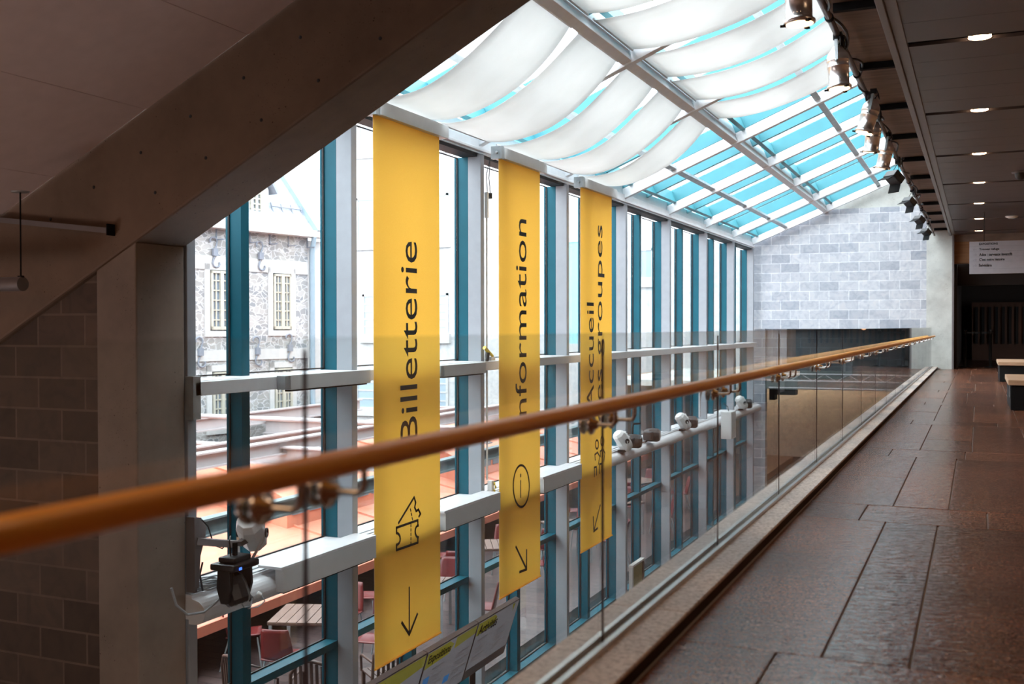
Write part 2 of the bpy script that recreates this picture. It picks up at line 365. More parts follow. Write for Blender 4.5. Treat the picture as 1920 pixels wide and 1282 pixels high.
# ------------------------------------------------------------------ text
def text_mesh(s, f3, d, u0, u1, v0, v1, sx=None, bold=0):
    """letters of the string as one mesh, fitted into the (u,v) box; f3 maps (u,v)->3-D"""
    cu = bpy.data.curves.new('lettering', 'FONT'); cu.body = s; cu.size = 1; cu.resolution_u = 3; cu.offset = bold
    o = bpy.data.objects.new('lettering', cu); COL.objects.link(o)
    dg = bpy.context.evaluated_depsgraph_get(); me = bpy.data.meshes.new_from_object(o.evaluated_get(dg))
    bpy.data.objects.remove(o); bpy.data.curves.remove(cu)
    xs = [v.co.x for v in me.vertices]; ys = [v.co.y for v in me.vertices]
    x0, x1, y0, y1 = min(xs), max(xs), min(ys), max(ys); dv = Vector(d); mb = MB()
    k = (v1-v0)/(y1-y0); ku = (u1-u0)/(x1-x0) if u1 is not None else k*(sx or 1)
    A = [Vector(f3(u0+(v.co.x-x0)*ku, v0+(v.co.y-y0)*k)) for v in me.vertices]
    fs = [tuple(p.vertices) for p in me.polygons]; n = len(A)
    cnt = {}
    for f in fs:
        for i in range(len(f)): e = (f[i], f[(i+1) % len(f)]); cnt[e] = cnt.get(e, 0)+1
    mb.add(A, [f[::-1] for f in fs]); mb.add([a+dv for a in A], fs)
    side = [(a, b, b+n, a+n) for (a, b) in cnt if (b, a) not in cnt]
    mb.v = mb.v[:2*n]; mb.f += [list(q) for q in side]; mb.sm += [False]*len(side)
    bpy.data.meshes.remove(me); return mb

# =================================================================== STRUCTURE
YE = 29.5                      # far wall
PY = [8.97, 11.93, 14.92, 17.82, 20.71, 23.82, 26.75, 29.28]      # glazing posts
GX = -6.02                     # glass plane of the big window
ZL = -3.9                      # lobby floor
# --- walkway floor: grout bed, then granite tiles, laid in rows across the walk
b = MB(); b.box(-.984, 2.6, -2.5, 31.2, -.40, -.012); struct(b.build('floor', M['grout']))
rows = []; y = 3.60
for k in range(-2, 10):
    y0 = 3.60 + 3.22*k; rows.append((y0, y0+2.66)); rows.append((y0+2.66, y0+3.22))
rows = [r for r in rows if r[0] < 31]
bt = MB(); bd = MB()
fixed = {0: [-.967, -.474, -.20, .42, 1.1, 1.9, 2.6]}
for i, (y0, y1) in enumerate(rows):
    long_ = (y1-y0) > 1; sub = [(y0, y1)]
    if long_:
        if abs(y0-3.6) < .1: xs = fixed[0]
        else:
            xs = [-.967, -.474 if i % 4 < 3 else -.52, random.choice([-.16, -.05, .02]), .42, random.choice([.9, 1.2]), 1.9, 2.6]
    else:
        xs = [-.967, random.choice([-.7, -.62]), random.choice([-.1, .05, .2]), .95, 1.7, 2.6]
    for a, c in zip(xs[:-1], xs[1:]):
        cuts = [y0, y1]
        if long_ and abs(y0-3.6) > .1 and random.random() < .65: cuts = [y0, y0+random.choice([.62, 1.0, 1.33, 1.7]), y1]
        for p, q in zip(cuts[:-1], cuts[1:]):
            (bt if random.random() < .6 else bd).box(a+.004, c-.004, p+.004, min(q, 31.2)-.004, -.03, random.uniform(-.0008, .0008))
struct(bt.build('floor', M['granite'], bevel=.002)); struct(bd.build('floor', M['granite_dark'], bevel=.002))
# --- granite curb under the railing
bc = MB(); ys = [-2.5+1.25*i for i in range(27)]
for a, c in zip(ys[:-1], ys[1:]):
    c = min(c, YE); 
    if c-a > .05: bc.box(-1.26, -.967, a+.002, c-.002, .044, .06)
struct(bc.build('trim_1', M['curb'], bevel=.004))
b = MB(); b.box(-1.255, -.985, -2.5, YE, -.40, .0435); struct(b.build('trim_31', mat('curb_base_recess_shade', (.05,.018,.008), .6)))  # shade of the recess under the curb slab, put into the base colour
b = MB(); b.box(-1.16, -1.14, -2.5, YE, .06, .078); b.box(-1.112, -1.092, -2.5, YE, .06, .078); struct(b.build('trim_2', M['alu']))
# slab under the walkway, lobby behind
b = MB(); b.box(-1.22, 2.6, -2.5, YE, -.75, -.402); struct(b.build('floor_slab', M['concrete']))
b = MB(); b.box(-10.2, 6.0, -4, 47.2, ZL-.2, ZL); struct(b.build('floor_lower', M['lobby_floor']))
b = MB(); b.box(6.0, 6.2, -4, 47.2, ZL, -.75); struct(b.build('wall_lower_right', M['stone_dim']))
b = MB(); b.box(2.6, 2.8, -4, 31.2, -.75, 3.8); struct(b.build('wall_right', M['wood_panel']))
b = MB(); b.box(2.6, 6.2, -4, 47.2, -.76, -.56); struct(b.build('ceiling_lower', M['concrete']))
b = MB(); b.box(-12, 2.8, -4.2, -4.0, ZL, 6.5); struct(b.build('wall_near', mat('dark_wood_wall', (.10,.05,.03), .6)))
# --- walkway ceiling
ZC = 3.5
slots = [9.57+3.2*k for k in range(-4, 7) if -2.5 < 9.57+3.2*k < 29.4]
b = MB(); edges = [-2.5] + slots + [29.5]
for i, (a, c) in enumerate(zip(edges[:-1], edges[1:])):
    a2 = a+(.075 if i else 0); c2 = c-(.075 if i < len(edges)-2 else 0); n = 5
    for k in range(n):
        p = a2+(c2-a2)*k/n; q = a2+(c2-a2)*(k+1)/n
        b.box(-.56, 2.6, p+.0025, q-.0025, ZC, ZC+.03)
struct(b.build('ceiling', M['metal_ceiling']))
b = MB(); b.box(-.58, 2.6, 29.5, 30.0, ZC, ZC+.03); struct(b.build('ceiling', M['metal_ceiling']))
b = MB(); b.box(-.63, 2.6, 29.75, 29.95, 3.32, 5.9); struct(b.build('wall_far_header', M['soffit']))
b = MB(); b.box(-1.05, 2.6, -2.5, 31.2, ZC+.16, ZC+.3); struct(b.build('ceiling_void', M['black']))
b = MB(); b.box(-.70, -.645, -2.5, 29.5, ZC-.045, ZC+.16); b.box(-.645, -.56, -2.5, 29.5, ZC-.015, ZC+.03); struct(b.build('trim_3', M['metal_trim'], bevel=.004))
# soffit, bulkhead above it, mounting bars
b = MB(); b.box(-1.10, -.70, -2.5, 29.5, ZC+.08, ZC+.16); struct(b.build('soffit', M['soffit']))
b = MB(); b.box(-1.10, -.75, -2.5, 29.5, ZC+.162, 5.9); struct(b.build('bulkhead', M['concrete']))
for k in range(-3, 11):
    yy = 8.4+2.0*k
    if yy > 29.3 or yy < -2: continue
    o = MB().box(-1.03, -.702, yy-.03, yy+.03, ZC+.015, ZC+.075).build('mounting_bar', M['black'])
    tag(o, 'black bar across the brown soffit between lighting pipe and metal ceiling', 'bar', 'mounting bars of the lighting pipe')
# --- far wall
def roofz(X): return 3.35 + .415*(X+5.75)
b = MB(); b.box(-5.73, -1.25, YE, YE+.3, 1.055, 4.28); 
struct(b.build('wall_far', M['stone']))
b = MB(); b.prism([(-5.73, 4.281), (-1.10, 4.281), (-1.10, roofz(-1.1)+.6), (-5.73, roofz(-5.73)+.6)][0:2] + [(-1.10, roofz(-1.10)+.5), (-3.5, 4.281+.5), (-5.73, 4.3)], lambda u, v: (u, YE+.02, v), (0, .3, 0))
struct(b.build('wall_far', M['concrete_pale']))
b = MB(); b.box(-5.73, -5.42, YE+.05, YE+.35, ZL, 1.054); b.box(-5.42, -4.85, YE+.16, YE+.4, -.10, 1.054); struct(b.build('wall_far', M['stone']))
b = MB(); b.box(-4.849, -1.25, YE+.18, YE+.4, -.10, 1.054); struct(b.build('wall_far', M['stone_shaded']))
b = MB(); b.box(-5.42, -1.25, YE+.10, YE+.4, -.62, -.101); struct(b.build('wall_far', M['bulkhead_grey']))
b = MB(); b.box(-1.25, -.63, YE, YE+.55, ZL, 5.9); struct(b.build('pillar', M['concrete_pale']))
b = MB(); b.box(-.63, -.585, YE-.01, YE+.2, 0, ZC); struct(b.build('trim_4', M['metal_trim']))
# lower hall under and beyond the far wall
b = MB(); b.box(-10.2, 6, 46.5, 46.7, -1.85, -.8); struct(b.build('wall_lower_far', M['concrete_pale']))
b = MB()
for z0, z1 in ((-3.9, -3.66), (-3.65, -3.12), (-3.11, -1.85)): b.box(-10.2, 6, 46.4, 46.5, z0+.012, z1-.012)
struct(b.build('wall_lower_far', M['wood_panel']))
b = MB(); b.box(-10.2, 6, YE+.41, 47, -.62, -.45); struct(b.build('ceiling_lower', M['concrete_pale']))
b = MB(); b.box(-10.4, -10.2, YE+.3, 47, ZL, -.45); struct(b.build('wall_lower_left', M['wood_panel']))
# dark gallery beyond the doorway
b = MB(); b.box(-.62, 2.6, YE+.3, YE+.5, 2.75, 3.32); struct(b.build('wall_far_header', M['wood_panel'], bevel=.004))
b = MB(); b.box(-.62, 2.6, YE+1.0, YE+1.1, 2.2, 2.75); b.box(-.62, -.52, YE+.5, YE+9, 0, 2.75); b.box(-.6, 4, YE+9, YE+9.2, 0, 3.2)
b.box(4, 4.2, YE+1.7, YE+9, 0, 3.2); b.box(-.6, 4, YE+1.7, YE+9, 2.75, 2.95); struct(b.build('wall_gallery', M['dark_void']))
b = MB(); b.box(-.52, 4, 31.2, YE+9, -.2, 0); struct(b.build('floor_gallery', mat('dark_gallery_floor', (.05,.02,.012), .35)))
# --- end wall on the left: limestone blocks, column, inclined beam, sloping white ceiling
BY0, BY1 = 5.95, 6.5
def bz(X): return 1.73 + .525*(X+5.7)       # underside of the beam
def bt_(X): return 2.66 + .475*(X+5.7)
b = MB(); b.prism([(-12, ZL), (-6.07, ZL), (-6.07, bz(-6.07)+.02), (-8.9, bz(-8.9)), (-12, bz(-12))][0:3] + [(-12, max(ZL+.05, bz(-12)))], lambda u, v: (u, BY0+.06, v), (0, .4, 0))
struct(b.build('wall_left', M['stone_dim']))
b = MB(); b.prism([(-6.07, ZL), (-5.68, ZL), (-5.68, bz(-5.68)-.003), (-6.07, bz(-6.07)-.003)], lambda u, v: (u, BY0+.004, v), (0, BY1-.035-BY0, 0)); struct(b.build('pillar', M['concrete_col'], bevel=.012))
b = MB(); b.prism([(-12, bz(-12)), (-.9, bz(-.9)), (-.9, bt_(-.9)), (-12, bt_(-12))], lambda u, v: (u, BY0, v), (0, BY1-BY0, 0))
bm_ = struct(b.build('concrete_beam', M['concrete'], bevel=.02))
for hx, hy in ((563,70),(457,146),(357,218),(264,286),(176,351),(597,151),(490,225),(386,296),(291,361),(95,411),(713,72)):
    p = onY(hx, hy, BY0); MB().lathe([(0, 0), (.013, 0), (.013, .0015), (0, .0015)], (p.x, BY0, p.z), (0, -1, 0), 12).build('tie_hole', M['gasket'], bm_)
b = MB()
for k in range(12):
    x0 = -12+.92*k; x1 = x0+.92
    # joints run along Y, boards lie on the slope
    b.add([(x0+.005, -4, bt_(x0)-.03), (x1-.005, -4, bt_(x1)-.03), (x1-.005, BY0-.012, bt_(x1)-.03), (x0+.005, BY0-.012, bt_(x0)-.03),
           (x0+.005, -4, bt_(x0)-.022), (x1-.005, -4, bt_(x1)-.022), (x1-.005, BY0-.012, bt_(x1)-.022), (x0+.005, BY0-.012, bt_(x0)-.022)],
          [(0,3,2,1),(4,5,6,7),(0,1,5,4),(1,2,6,5),(2,3,7,6),(3,0,4,7)])
struct(b.build('ceiling_left', M['ceil_white']))
b = MB(); b.prism([(-12, bt_(-12)-.015), (-.9, bt_(-.9)-.015), (-.9, bt_(-.9)+.2), (-12, bt_(-12)+.2)], lambda u, v: (u, -4, v), (0, BY0+3.99, 0)); struct(b.build('ceiling_void', M['black']))
b = MB(); b.box(-12.2, -12, -4, BY1, ZL, 3); struct(b.build('wall_left', M['stone_dim']))

# --- the big window: posts, eave, transoms, panes per bay
def post(y1, x0=-5.68):
    q = MB(); q.box(-5.86, x0, y1-.10, y1, ZL, 3.27); return q
for i, yy in enumerate([6.60]+PY): struct(post(yy).build('trim_%d' % (10+i), M['post_steel'], bevel=.006))
b = MB(); b.box(-5.95, -5.70, 6.5, 29.4, 3.28, 3.44); b.box(-5.70, -5.67, 6.5, 29.4, 3.30, 3.335); struct(b.build('trim_5', M['white_steel'], bevel=.006))
b = MB(); b.box(-5.94, -5.73, 6.5, 29.4, 3.235, 3.28); struct(b.build('trim_6', M['gasket']))
b = MB(); b.tube([(-5.66, 6.6, 3.26), (-5.66, 29.3, 3.26)], .008, 6); struct(b.build('trim_7', M['grey_steel']))
bays = [(6.60, 8.87)] + [(PY[i], PY[i+1]-.10) for i in range(7)]
for i, (a, c) in enumerate(bays):
    pe = PY[i]; mid = pe-1.50 + (.03 if i else 0)
    f = MB()
    f.box(GX+.01, -5.861, a-.10, a+.01, ZL, 3.235)                 # teal back of the near post
    if i == 7: f.box(GX+.01, -5.861, pe-.11, pe, ZL, 3.235)
    f.box(GX+.01, -5.88, mid-.055, mid+.055, ZL, 3.235)         # teal intermediate mullion
    f.box(GX-.03, GX-.01, mid-.05, mid+.05, ZL, 3.235); f.box(GX-.03, GX-.01, pe-.10, pe, ZL, 3.235)
    for z in (-2.07, -3.75): f.box(GX+.01, -5.865, a, c, z-.035, z+.035)
    fo = struct(f.build('window_%d' % (i+1), M['teal']))
    g = MB()
    for m0, m1 in ((a, mid-.055), (mid+.055, c)):
        for z0, z1 in ((ZL+.02, -3.785), (-3.715, -2.105), (-2.035, -1.24), (-1.0, .55), (.69, 3.235)):
            e = .012
            for bx in ((m0, m0+e, z0, z1), (m1-e, m1, z0, z1), (m0, m1, z0, z0+e), (m0, m1, z1-e, z1)):
                g.box(GX+.005, GX+.02, bx[0], bx[1], bx[2], bx[3])
    g.build('glazing_gasket', M['gasket'], fo)
    for m0, m1 in ((a, mid-.055), (mid+.055, c)):
        q = MB()
        for z0, z1 in ((ZL, -3.75), (-3.75, -2.07), (-2.07, -1.1), (-1.1, .62), (.62, 3.24)): q.box(GX-.004, GX+.004, m0+.002, m1-.002, z0+.03, z1-.03)
        q.build('window_pane', M['glass'], fo)
    q = MB(); q.box(GX+.01, -5.66, a, c+.0, .56, .68); q.build('transom', M['white_steel'], fo, bevel=.005)
# white transom runs in front of the posts
b = MB(); b.box(-5.679, -5.60, 6.50, 29.4, .565, .675); struct(b.build('trim_20', M['white_steel'], bevel=.005))
# the round-nosed duct rail
prof = [(-6.0, -1.0), (-5.63, -1.0), (-5.63, -1.025)] + [(-5.595+.095*math.cos(t), -1.13+.095*math.sin(t)) for t in [PI/2-k*PI/10 for k in range(11)]] + [(-5.66, -1.225), (-5.66, -1.19), (-6.0, -1.19)]
b = MB(); b.prism(prof, lambda u, v: (u, 6.475, v), (0, 29.45-6.475, 0)); struct(b.build('trim_21', M['white_steel']))
b = MB()
for xx in (-5.68, -5.77): b.box(xx, xx+.018, 6.5, 29.3, -1.0, -.992)
struct(b.build('trim_22', M['grey_steel']))
# boards and junction boxes along the window corner
b = MB(); b.box(-5.679, -5.60, 6.47, 6.56, .38, .72); struct(b.build('trim_23', M['grey_steel']))

# --- skylight
def rafter(y1, mb_w, mb_t):
    sl = Vector((1, 0, .415)).normalized(); up = Vector((-.415, 0, 1)).normalized()
    p0 = Vector((-5.78, y1-.05, roofz(-5.78))); p1 = Vector((-1.08, y1-.05, roofz(-1.08)))
    if mb_w is not None: mb_w.bar(p0+up*.085, p1+up*.085, .11, .17, up)
    mb_t.bar(p0+up*.30, p1+up*.30, .09, .24, up)
sl = Vector((1, 0, .415)).normalized(); up_ = Vector((-.415, 0, 1)).normalized()
RY = [6.60]+PY
for i, yy in enumerate(RY):
    w = MB(); t_ = MB(); rafter(yy, w, t_)
    o = struct(w.build('rafter', M['white_steel'], bevel=.006)); t_.build('teal_fin', M['teal_sky'], o)
for i in range(len(RY)-1):
    y0, y1 = RY[i], RY[i+1]-.10; md = (RY[i]+RY[i+1])/2
    t_ = MB(); rafter(md, None, t_)
    for X in (-5.62, -3.9, -3.66, -1.25):
        t_.bar((X, y0, roofz(X)+.30), (X, y1, roofz(X)+.30), .07, .24, (-.415, 0, 1))
    fo = struct(t_.build('window_%d' % (20+i), M['teal_sky']))
    for m0, m1 in ((y0, md-.10), (md, y1)):
        q = MB()
        for xa, xb in ((-5.8, -3.8), (-3.74, -1.1)):
            h = .44
            q.add([(xa, m0, roofz(xa)+h), (xb, m0, roofz(xb)+h), (xb, m1, roofz(xb)+h), (xa, m1, roofz(xa)+h),
                   (xa, m0, roofz(xa)+h+.01), (xb, m0, roofz(xb)+h+.01), (xb, m1, roofz(xb)+h+.01), (xa, m1, roofz(xa)+h+.01)],
                  [(0,3,2,1),(4,5,6,7),(0,1,5,4),(1,2,6,5),(2,3,7,6),(3,0,4,7)])
        q.build('window_pane', M['glass'], fo)
    g = MB()
    for X in (-4.82, -2.42): g.bar((X, y0, roofz(X)+.10), (X, y1, roofz(X)+.10), .10, .06, (-.415, 0, 1))
    g.build('cross_tube', M['grey_steel'], fo)
b = MB(); b.bar((-3.8, 6.5, 4.26), (-3.8, YE, 4.26), .12, .14, up_); b.bar((-3.8, 6.5, 4.42), (-3.8, YE, 4.42), .05, .2, up_)
struct(b.build('purlin', M['white_steel'], bevel=.005))
b = MB(); b.box(-5.95, -5.74, 6.5, 29.4, 3.44, 3.62); struct(b.build('trim_24', M['white_steel']))

# =================================================================== SAILS
strips = [(9.02, 10.28), (10.42, 11.82), (12.02, 13.30), (13.44, 14.80), (14.98, 16.24)]
words = ['nearest the concrete beam', 'second from the beam', 'third from the beam', 'fourth from the beam', 'farthest, before blue glass']
def sail(y0, y1, xa, za, xb, zb, sag, lab, grp):
    root = thing('shade_sail', lab, 'shade sail', ((xa+xb)/2, (y0+y1)/2, (za+zb)/2-sag), 0, grp)
    L = root.location
    def fn(u, v):
        x = xa+(xb-xa)*u; w = 4*u*(1-u)
        pin = .10*(abs(2*u-1)**6); yy = y0+(y1-y0)*(.5+(v-.5)*(1-pin))
        z = za+(zb-za)*u - sag*w*(1+.10*math.cos(PI*(v-.5))) + .012*math.sin(v*9+u*7+y0)*w
        return (x-L.x, yy-L.y, z-L.z)
    c = MB().grid(fn, 28, 8).build('sail_cloth', M['sail'], root)
    s = c.modifiers.new('solid', 'SOLIDIFY'); s.thickness = .003
    for ex, ez in ((xa, za), (xb, zb)):
        r = MB(); r.tube([(ex-L.x, y0-L.y+.02, ez-L.z), (ex-L.x, y1-L.y-.02, ez-L.z)], .014, 8); r.build('batten', M['white_steel'], root)
for i, (a, c) in enumerate(strips):
    sail(a, c, -5.56, 3.40, -3.88, 4.22, .27, 'white sail cloth between window and middle purlin, '+words[i], 'shade sails of the lower row')
    sail(a, c, -3.70, 4.33, -1.16, 5.28, .26, 'white sail cloth above the middle purlin, '+words[i], 'shade sails of the upper row')

# =================================================================== BANNERS
BX = -5.45
def f3b(Y0, Z0): return lambda u, v: (.004, u-Y0, v-Z0)      # u = world Y, v = world Z, local to the root
def PB(x, y): p = onX(x, y, BX); return (p.y, p.z)
def banner(y0, y1, label, draw):
    z0, z1 = -2.30, 3.20; root = thing('hanging_banner', label, 'banner', (BX, (y0+y1)/2, z0), 0, None)
    Y0 = (y0+y1)/2; Z0 = z0; h = (y1-y0)/2
    wv = lambda u, v, o: (o+.004*math.sin(v*5+y0)*math.sin(u*6), -h+2*h*u, .02+5.5*v)
    MB().grid(lambda u, v: wv(u, v, -.004), 8, 24).build('banner_cloth', M['yellow'], root)
    MB().grid(lambda u, v: wv(u, v, -.006), 8, 24).build('unseen_backing', M['backing'], root)  # unseen white layer added to weaken yellow bounce on the posts
    MB().tube([(0, -h, .012), (0, h, .012)], .012, 8).build('bottom_rod', M['yellow'], root)
    q = MB(); q.box(-.09, .055, -h+.06, h+.12, 5.50, 5.64); q.build('roller_housing', M['alu_white'], root, bevel=.004)
    q = MB(); q.box(-.10, .045, -h-.02, -h+.058, 5.495, 5.65); q.lathe([(.0, 0), (.02, 0), (.02, .012), (0, .012)], (-.02, -h-.02, 5.57), (0, -1, 0), 8); q.build('end_bracket', M['grey_steel'], root)
    draw(root, lambda u, v: (.0022, u-Y0, v-Z0))
M['alu_white'] = mat('pale_grey_aluminium', (.62,.63,.63), .4)
def letters(root, s, fm, xb, xt, yb, yt, name='lettering'):
    """s runs upward; xb = pixel x of the baseline side, xt = of the ascender side, yb/yt = bottom/top pixel rows"""
    ym = (yb+yt)/2; Yb = PB(xb, ym)[0]; Yt = PB(xt, ym)[0]; Zb = PB((xb+xt)/2, yb)[1]; Zt = PB((xb+xt)/2, yt)[1]
    g = text_mesh(s, lambda u, v: fm(-v, u), (.0015, 0, 0), Zb, Zt, -Yb, -Yt); g.build(name, M['ink'], root)
def line(root, fm, pts, w, name, closed=False):
    MB().stroke([PB(*p) for p in pts], w, fm, (.0015, 0, 0), closed).build(name, M['ink'], root)
def polyline(mb, fm, pts, w, closed=False): mb.stroke([PB(*p) for p in pts], w, fm, (.0015, 0, 0), closed)
def d1(root, fm):
    letters(root, 'Billetterie', fm, 782, 750, 827, 452)
    q = MB(); W_ = .026
    def arc(cx, cy, rx, ry, a0, a1, n=8): return [(cx+rx*math.cos(a0+(a1-a0)*k/n), cy+ry*math.sin(a0+(a1-a0)*k/n)) for k in range(n+1)]
    polyline(q, fm, [(743,989), (783,975), (783,985)], W_); polyline(q, fm, arc(784, 996, -6, 11, -PI/2, PI/2), W_)
    polyline(q, fm, [(783,1007), (783,1017), (743,1031), (743,1022)], W_); polyline(q, fm, arc(743, 1010, 7, 11, PI/2, -PI/2), W_); polyline(q, fm, [(743,999), (743,989)], W_)
    polyline(q, fm, [(747,980), (776,932), (779,942)], W_); polyline(q, fm, [(779,942), (777,951), (780,958), (784,955)], W_); polyline(q, fm, [(784,955), (788,963), (785,968)], W_)
    for k in range(5): polyline(q, fm, [(770, 983+8.2*k), (770, 987+8.2*k)], .016)
    for k in range(3): polyline(q, fm, [(769+1.6*k, 954+8*k), (770+1.6*k, 958+8*k)], .016)
    q.build('ticket_icon', M['ink'], root)
    q = MB(); polyline(q, fm, [(767,1101), (767,1189)], .024); polyline(q, fm, [(753,1167), (767,1189), (782,1151)], .032); q.build('arrow', M['ink'], root)
def d2(root, fm):
    letters(root, 'Information', fm, 987, 966, 800, 410)
    q = MB(); c = [(977+15*math.cos(2*PI*k/40), 911+39*math.sin(2*PI*k/40)) for k in range(40)]
    polyline(q, fm, c, .030, True); polyline(q, fm, [(976,901), (976,932)], .022); polyline(q, fm, [(976,889), (976,893)], .026); q.build('information_icon', M['ink'], root)
    q = MB(); polyline(q, fm, [(967,1025), (987,1067)], .034); polyline(q, fm, [(974,1072), (987,1067), (987,1031)], .034); q.build('arrow', M['ink'], root)
def d3(root, fm):
    letters(root, 'Accueil', fm, 1113, 1100, 768, 567); letters(root, 'des groupes', fm, 1133, 1117, 790, 422, 'lettering')
    q = MB(); W_ = .030
    for dx, dy in ((0, 0), (10, -6)):
        polyline(q, fm, [(1119+dx+3*math.cos(2*PI*k/16), 833+dy+8*math.sin(2*PI*k/16)) for k in range(16)], W_, True)
        polyline(q, fm, [(1114+dx,893+dy), (1114+dx,876+dy), (1118+dx,875+dy), (1118+dx,890+dy)], W_)
        polyline(q, fm, [(1116+dx,862+dy), (1115+dx,852+dy), (1120+dx,848+dy), (1124+dx,855+dy), (1122+dx,870+dy)], W_)
    q.build('people_icon', M['ink'], root)
    q = MB(); polyline(q, fm, [(1125,947), (1113,996)], .034); polyline(q, fm, [(1112,969), (1113,996), (1120,990)], .034); q.build('arrow', M['ink'], root)
banner(8.91, 10.30, 'yellow banner reading Billetterie with ticket icon and long down arrow', d1)
banner(11.87, 13.21, 'yellow banner reading Information with circled i and slanting arrow', d2)
banner(14.80, 16.27, 'yellow banner reading Accueil des groupes, third and farthest', d3)

# =================================================================== BLIND BOXES on the transoms
def blind_box(y0, y1, z, h, lab):
    r = thing('roller_blind_box', lab, 'blind box', (-5.60, y0, z), 0, None)
    MB().box(.001, .10, .06, y1-y0, 0, h).build('housing', M['alu_white'], r, bevel=.004)
    MB().box(-.0, .09, -.01, .058, .005, h-.005).build('end_bracket', M['grey_steel'], r)
    MB().box(.02, .075, .08, y1-y0-.03, -.015, -.001).build('slot', M['black'], r)
blind_box(7.55, 8.93, .555, .13, 'long pale blind box on the upper transom left of the Billetterie banner')
blind_box(10.45, 11.60, .545, .13, 'pale blind box on the upper transom between Billetterie and Information banners')
for yy0, yy1, lab in ((7.36, 8.90, 'pale blind box on the round duct rail, nearest the wall-mounted projector'),
                (10.35, 11.85, 'pale blind box on the round duct rail right of the Billetterie banner'),
                (13.25, 14.78, 'pale blind box on the round duct rail right of the Information banner')):
    r = thing('roller_blind_box', lab, 'blind box', (-5.515, yy0, -1.17), 0, None)
    MB().box(-.16, .09, 0, yy1-yy0, .20, .225).build('cover_plate', M['white_steel'], r, bevel=.003)
    MB().box(.001, .09, .03, yy1-yy0, 0, .199).build('housing', M['alu_white'], r, bevel=.004)
    MB().box(.02, .07, .06, yy1-yy0-.03, -.015, -.001).build('slot', M['black'], r)

# =================================================================== GLASS RAILING
root = thing('glass_railing', 'long glass railing with varnished wooden handrail along the walkway edge', 'railing', (-1.126, 0, .06))
J = [1.60+1.665*k for k in range(-2, 17)] + [YE-.02]
for a, c in zip(J[:-1], J[1:]):
    p = MB().box(-.007, .007, a+.004, c-.004, .0, 1.022).build('glass_panel', M['rail_glass'], root)
for a in J[:-1]: MB().box(-.0035, .0035, a-.0025, a+.0025, .0, 1.0).build('glass_joint', M['glass_edge'], root)
hr = MB(); hr.tube([(.092, -1.8, .80), (.092, YE-.35, .80)], .0235, 20); hr.build('handrail', M['wood_rail'], root)
for a in J[:-1]:
    for dy in (-.145, .055):
        yy = a+dy
        if yy < -1.6: continue
        bm = MB(); pts = [(.012, yy, .735)] + [(.075+.017*math.sin(t), yy, .752-.017*math.cos(t)) for t in [0, .5, 1.05, 1.57]] + [(.092, yy, .780)]
        bm.tube(pts, .0065, 8)
        br = bm.build('bracket', M['chrome'], root)
        q = MB(); q.lathe([(0, 0), (.029, 0), (.033, .004), (.031, .011), (.016, .014), (.014, .026), (0, .028)], (.0075, yy, .735), (1, 0, 0), 18)
        q.lathe([(0, 0), (.029, 0), (.033, .004), (.031, .011), (.012, .016), (0, .017)], (-.0075, yy, .735), (-1, 0, 0), 18)
        q.build('glass_clamp', M['chrome'], br)

# =================================================================== DOWNLIGHTS
for k, yy in enumerate(slots):
    if yy < 0: continue
    near = ['nearest of the row', 'second of the row', 'third of the row', 'fourth of the row', 'fifth of the row', 'sixth of the row', 'seventh of the row', 'eighth of the row', 'farthest of the row']
    vis = [s for s in slots if s > 9]
    idx = vis.index(yy) if yy in vis else None
    lab = 'lit round downlight in a black ceiling slot, ' + (near[idx] + ' ahead' if idx is not None else ('out of view, overhead' if yy < 4 else 'just out of view ahead'))
    r = thing('downlight', lab, 'downlight', (0, yy, ZC), 0)
    MB().lathe([(.095, .0), (.105, -.004), (.10, .0)], (0, 0, .0), (0, 0, 1), 24).build('trim_ring', M['metal_trim'], r)
    MB().lathe([(0, .02), (.088, .02), (.09, .0), (.086, -.002), (0, .012)], (0, 0, .0), (0, 0, 1), 24).build('lens', M['lamp_on'], r)
    l = bpy.data.lights.new('downlight_lamp', 'SPOT'); l.energy = 42; l.color = (1, .66, .42); l.spot_size = 1.9; l.spot_blend = .8; l.shadow_soft_size = .07
    lo = bpy.data.objects.new('downlight_lamp', l); lo.location = (0, yy, ZC-.03); COL.objects.link(lo)
# smoke detector and dome camera
p = onZ(1897, 405, ZC); r = thing('smoke_detector', 'white round smoke detector on the metal ceiling, right edge', 'smoke detector', (p.x, p.y, ZC))
MB().lathe([(0, -.055), (.05, -.05), (.11, -.03), (.13, -.012), (.13, 0), (0, 0)], n=24).build('housing', M['white_plastic'], r)
MB().lathe([(.06, -.055), (.07, -.049), (.055, -.048)], n=24).build('vent_ring', M['grey_steel'], r)
p = onZ(1914, 322, ZC); r = thing('dome_camera', 'dark dome security camera under a grey plate on the metal ceiling', 'camera', (p.x, p.y, ZC))
MB().lathe([(0, -.02), (.12, -.02), (.13, -.012), (.13, 0), (0, 0)], n=24).build('mount_plate', M['metal_trim'], r)
MB().lathe([(0, -.13), (.045, -.12), (.075, -.085), (.085, -.05), (.085, -.021)], n=24).build('dome', M['black_plastic'], r)

# =================================================================== LIGHTING PIPE and SPOTS
PX, PZ = -1.06, ZC-.02
r = thing('lighting_pipe', 'long dark steel pipe carrying the spotlights beside the skylight', 'pipe', (PX, 4, PZ))
MB().tube([(0, -6, 0), (0, 25.4, 0)], .026, 12).build('pipe', M['metal_trim'], r)
for k in range(0, 11):
    yy = 8.4+2.0*k-4
    if yy < 25: MB().tube([(0, yy-.025, 0), (0, yy+.025, 0)], .034, 12).build('pipe_clamp', M['black'], r)
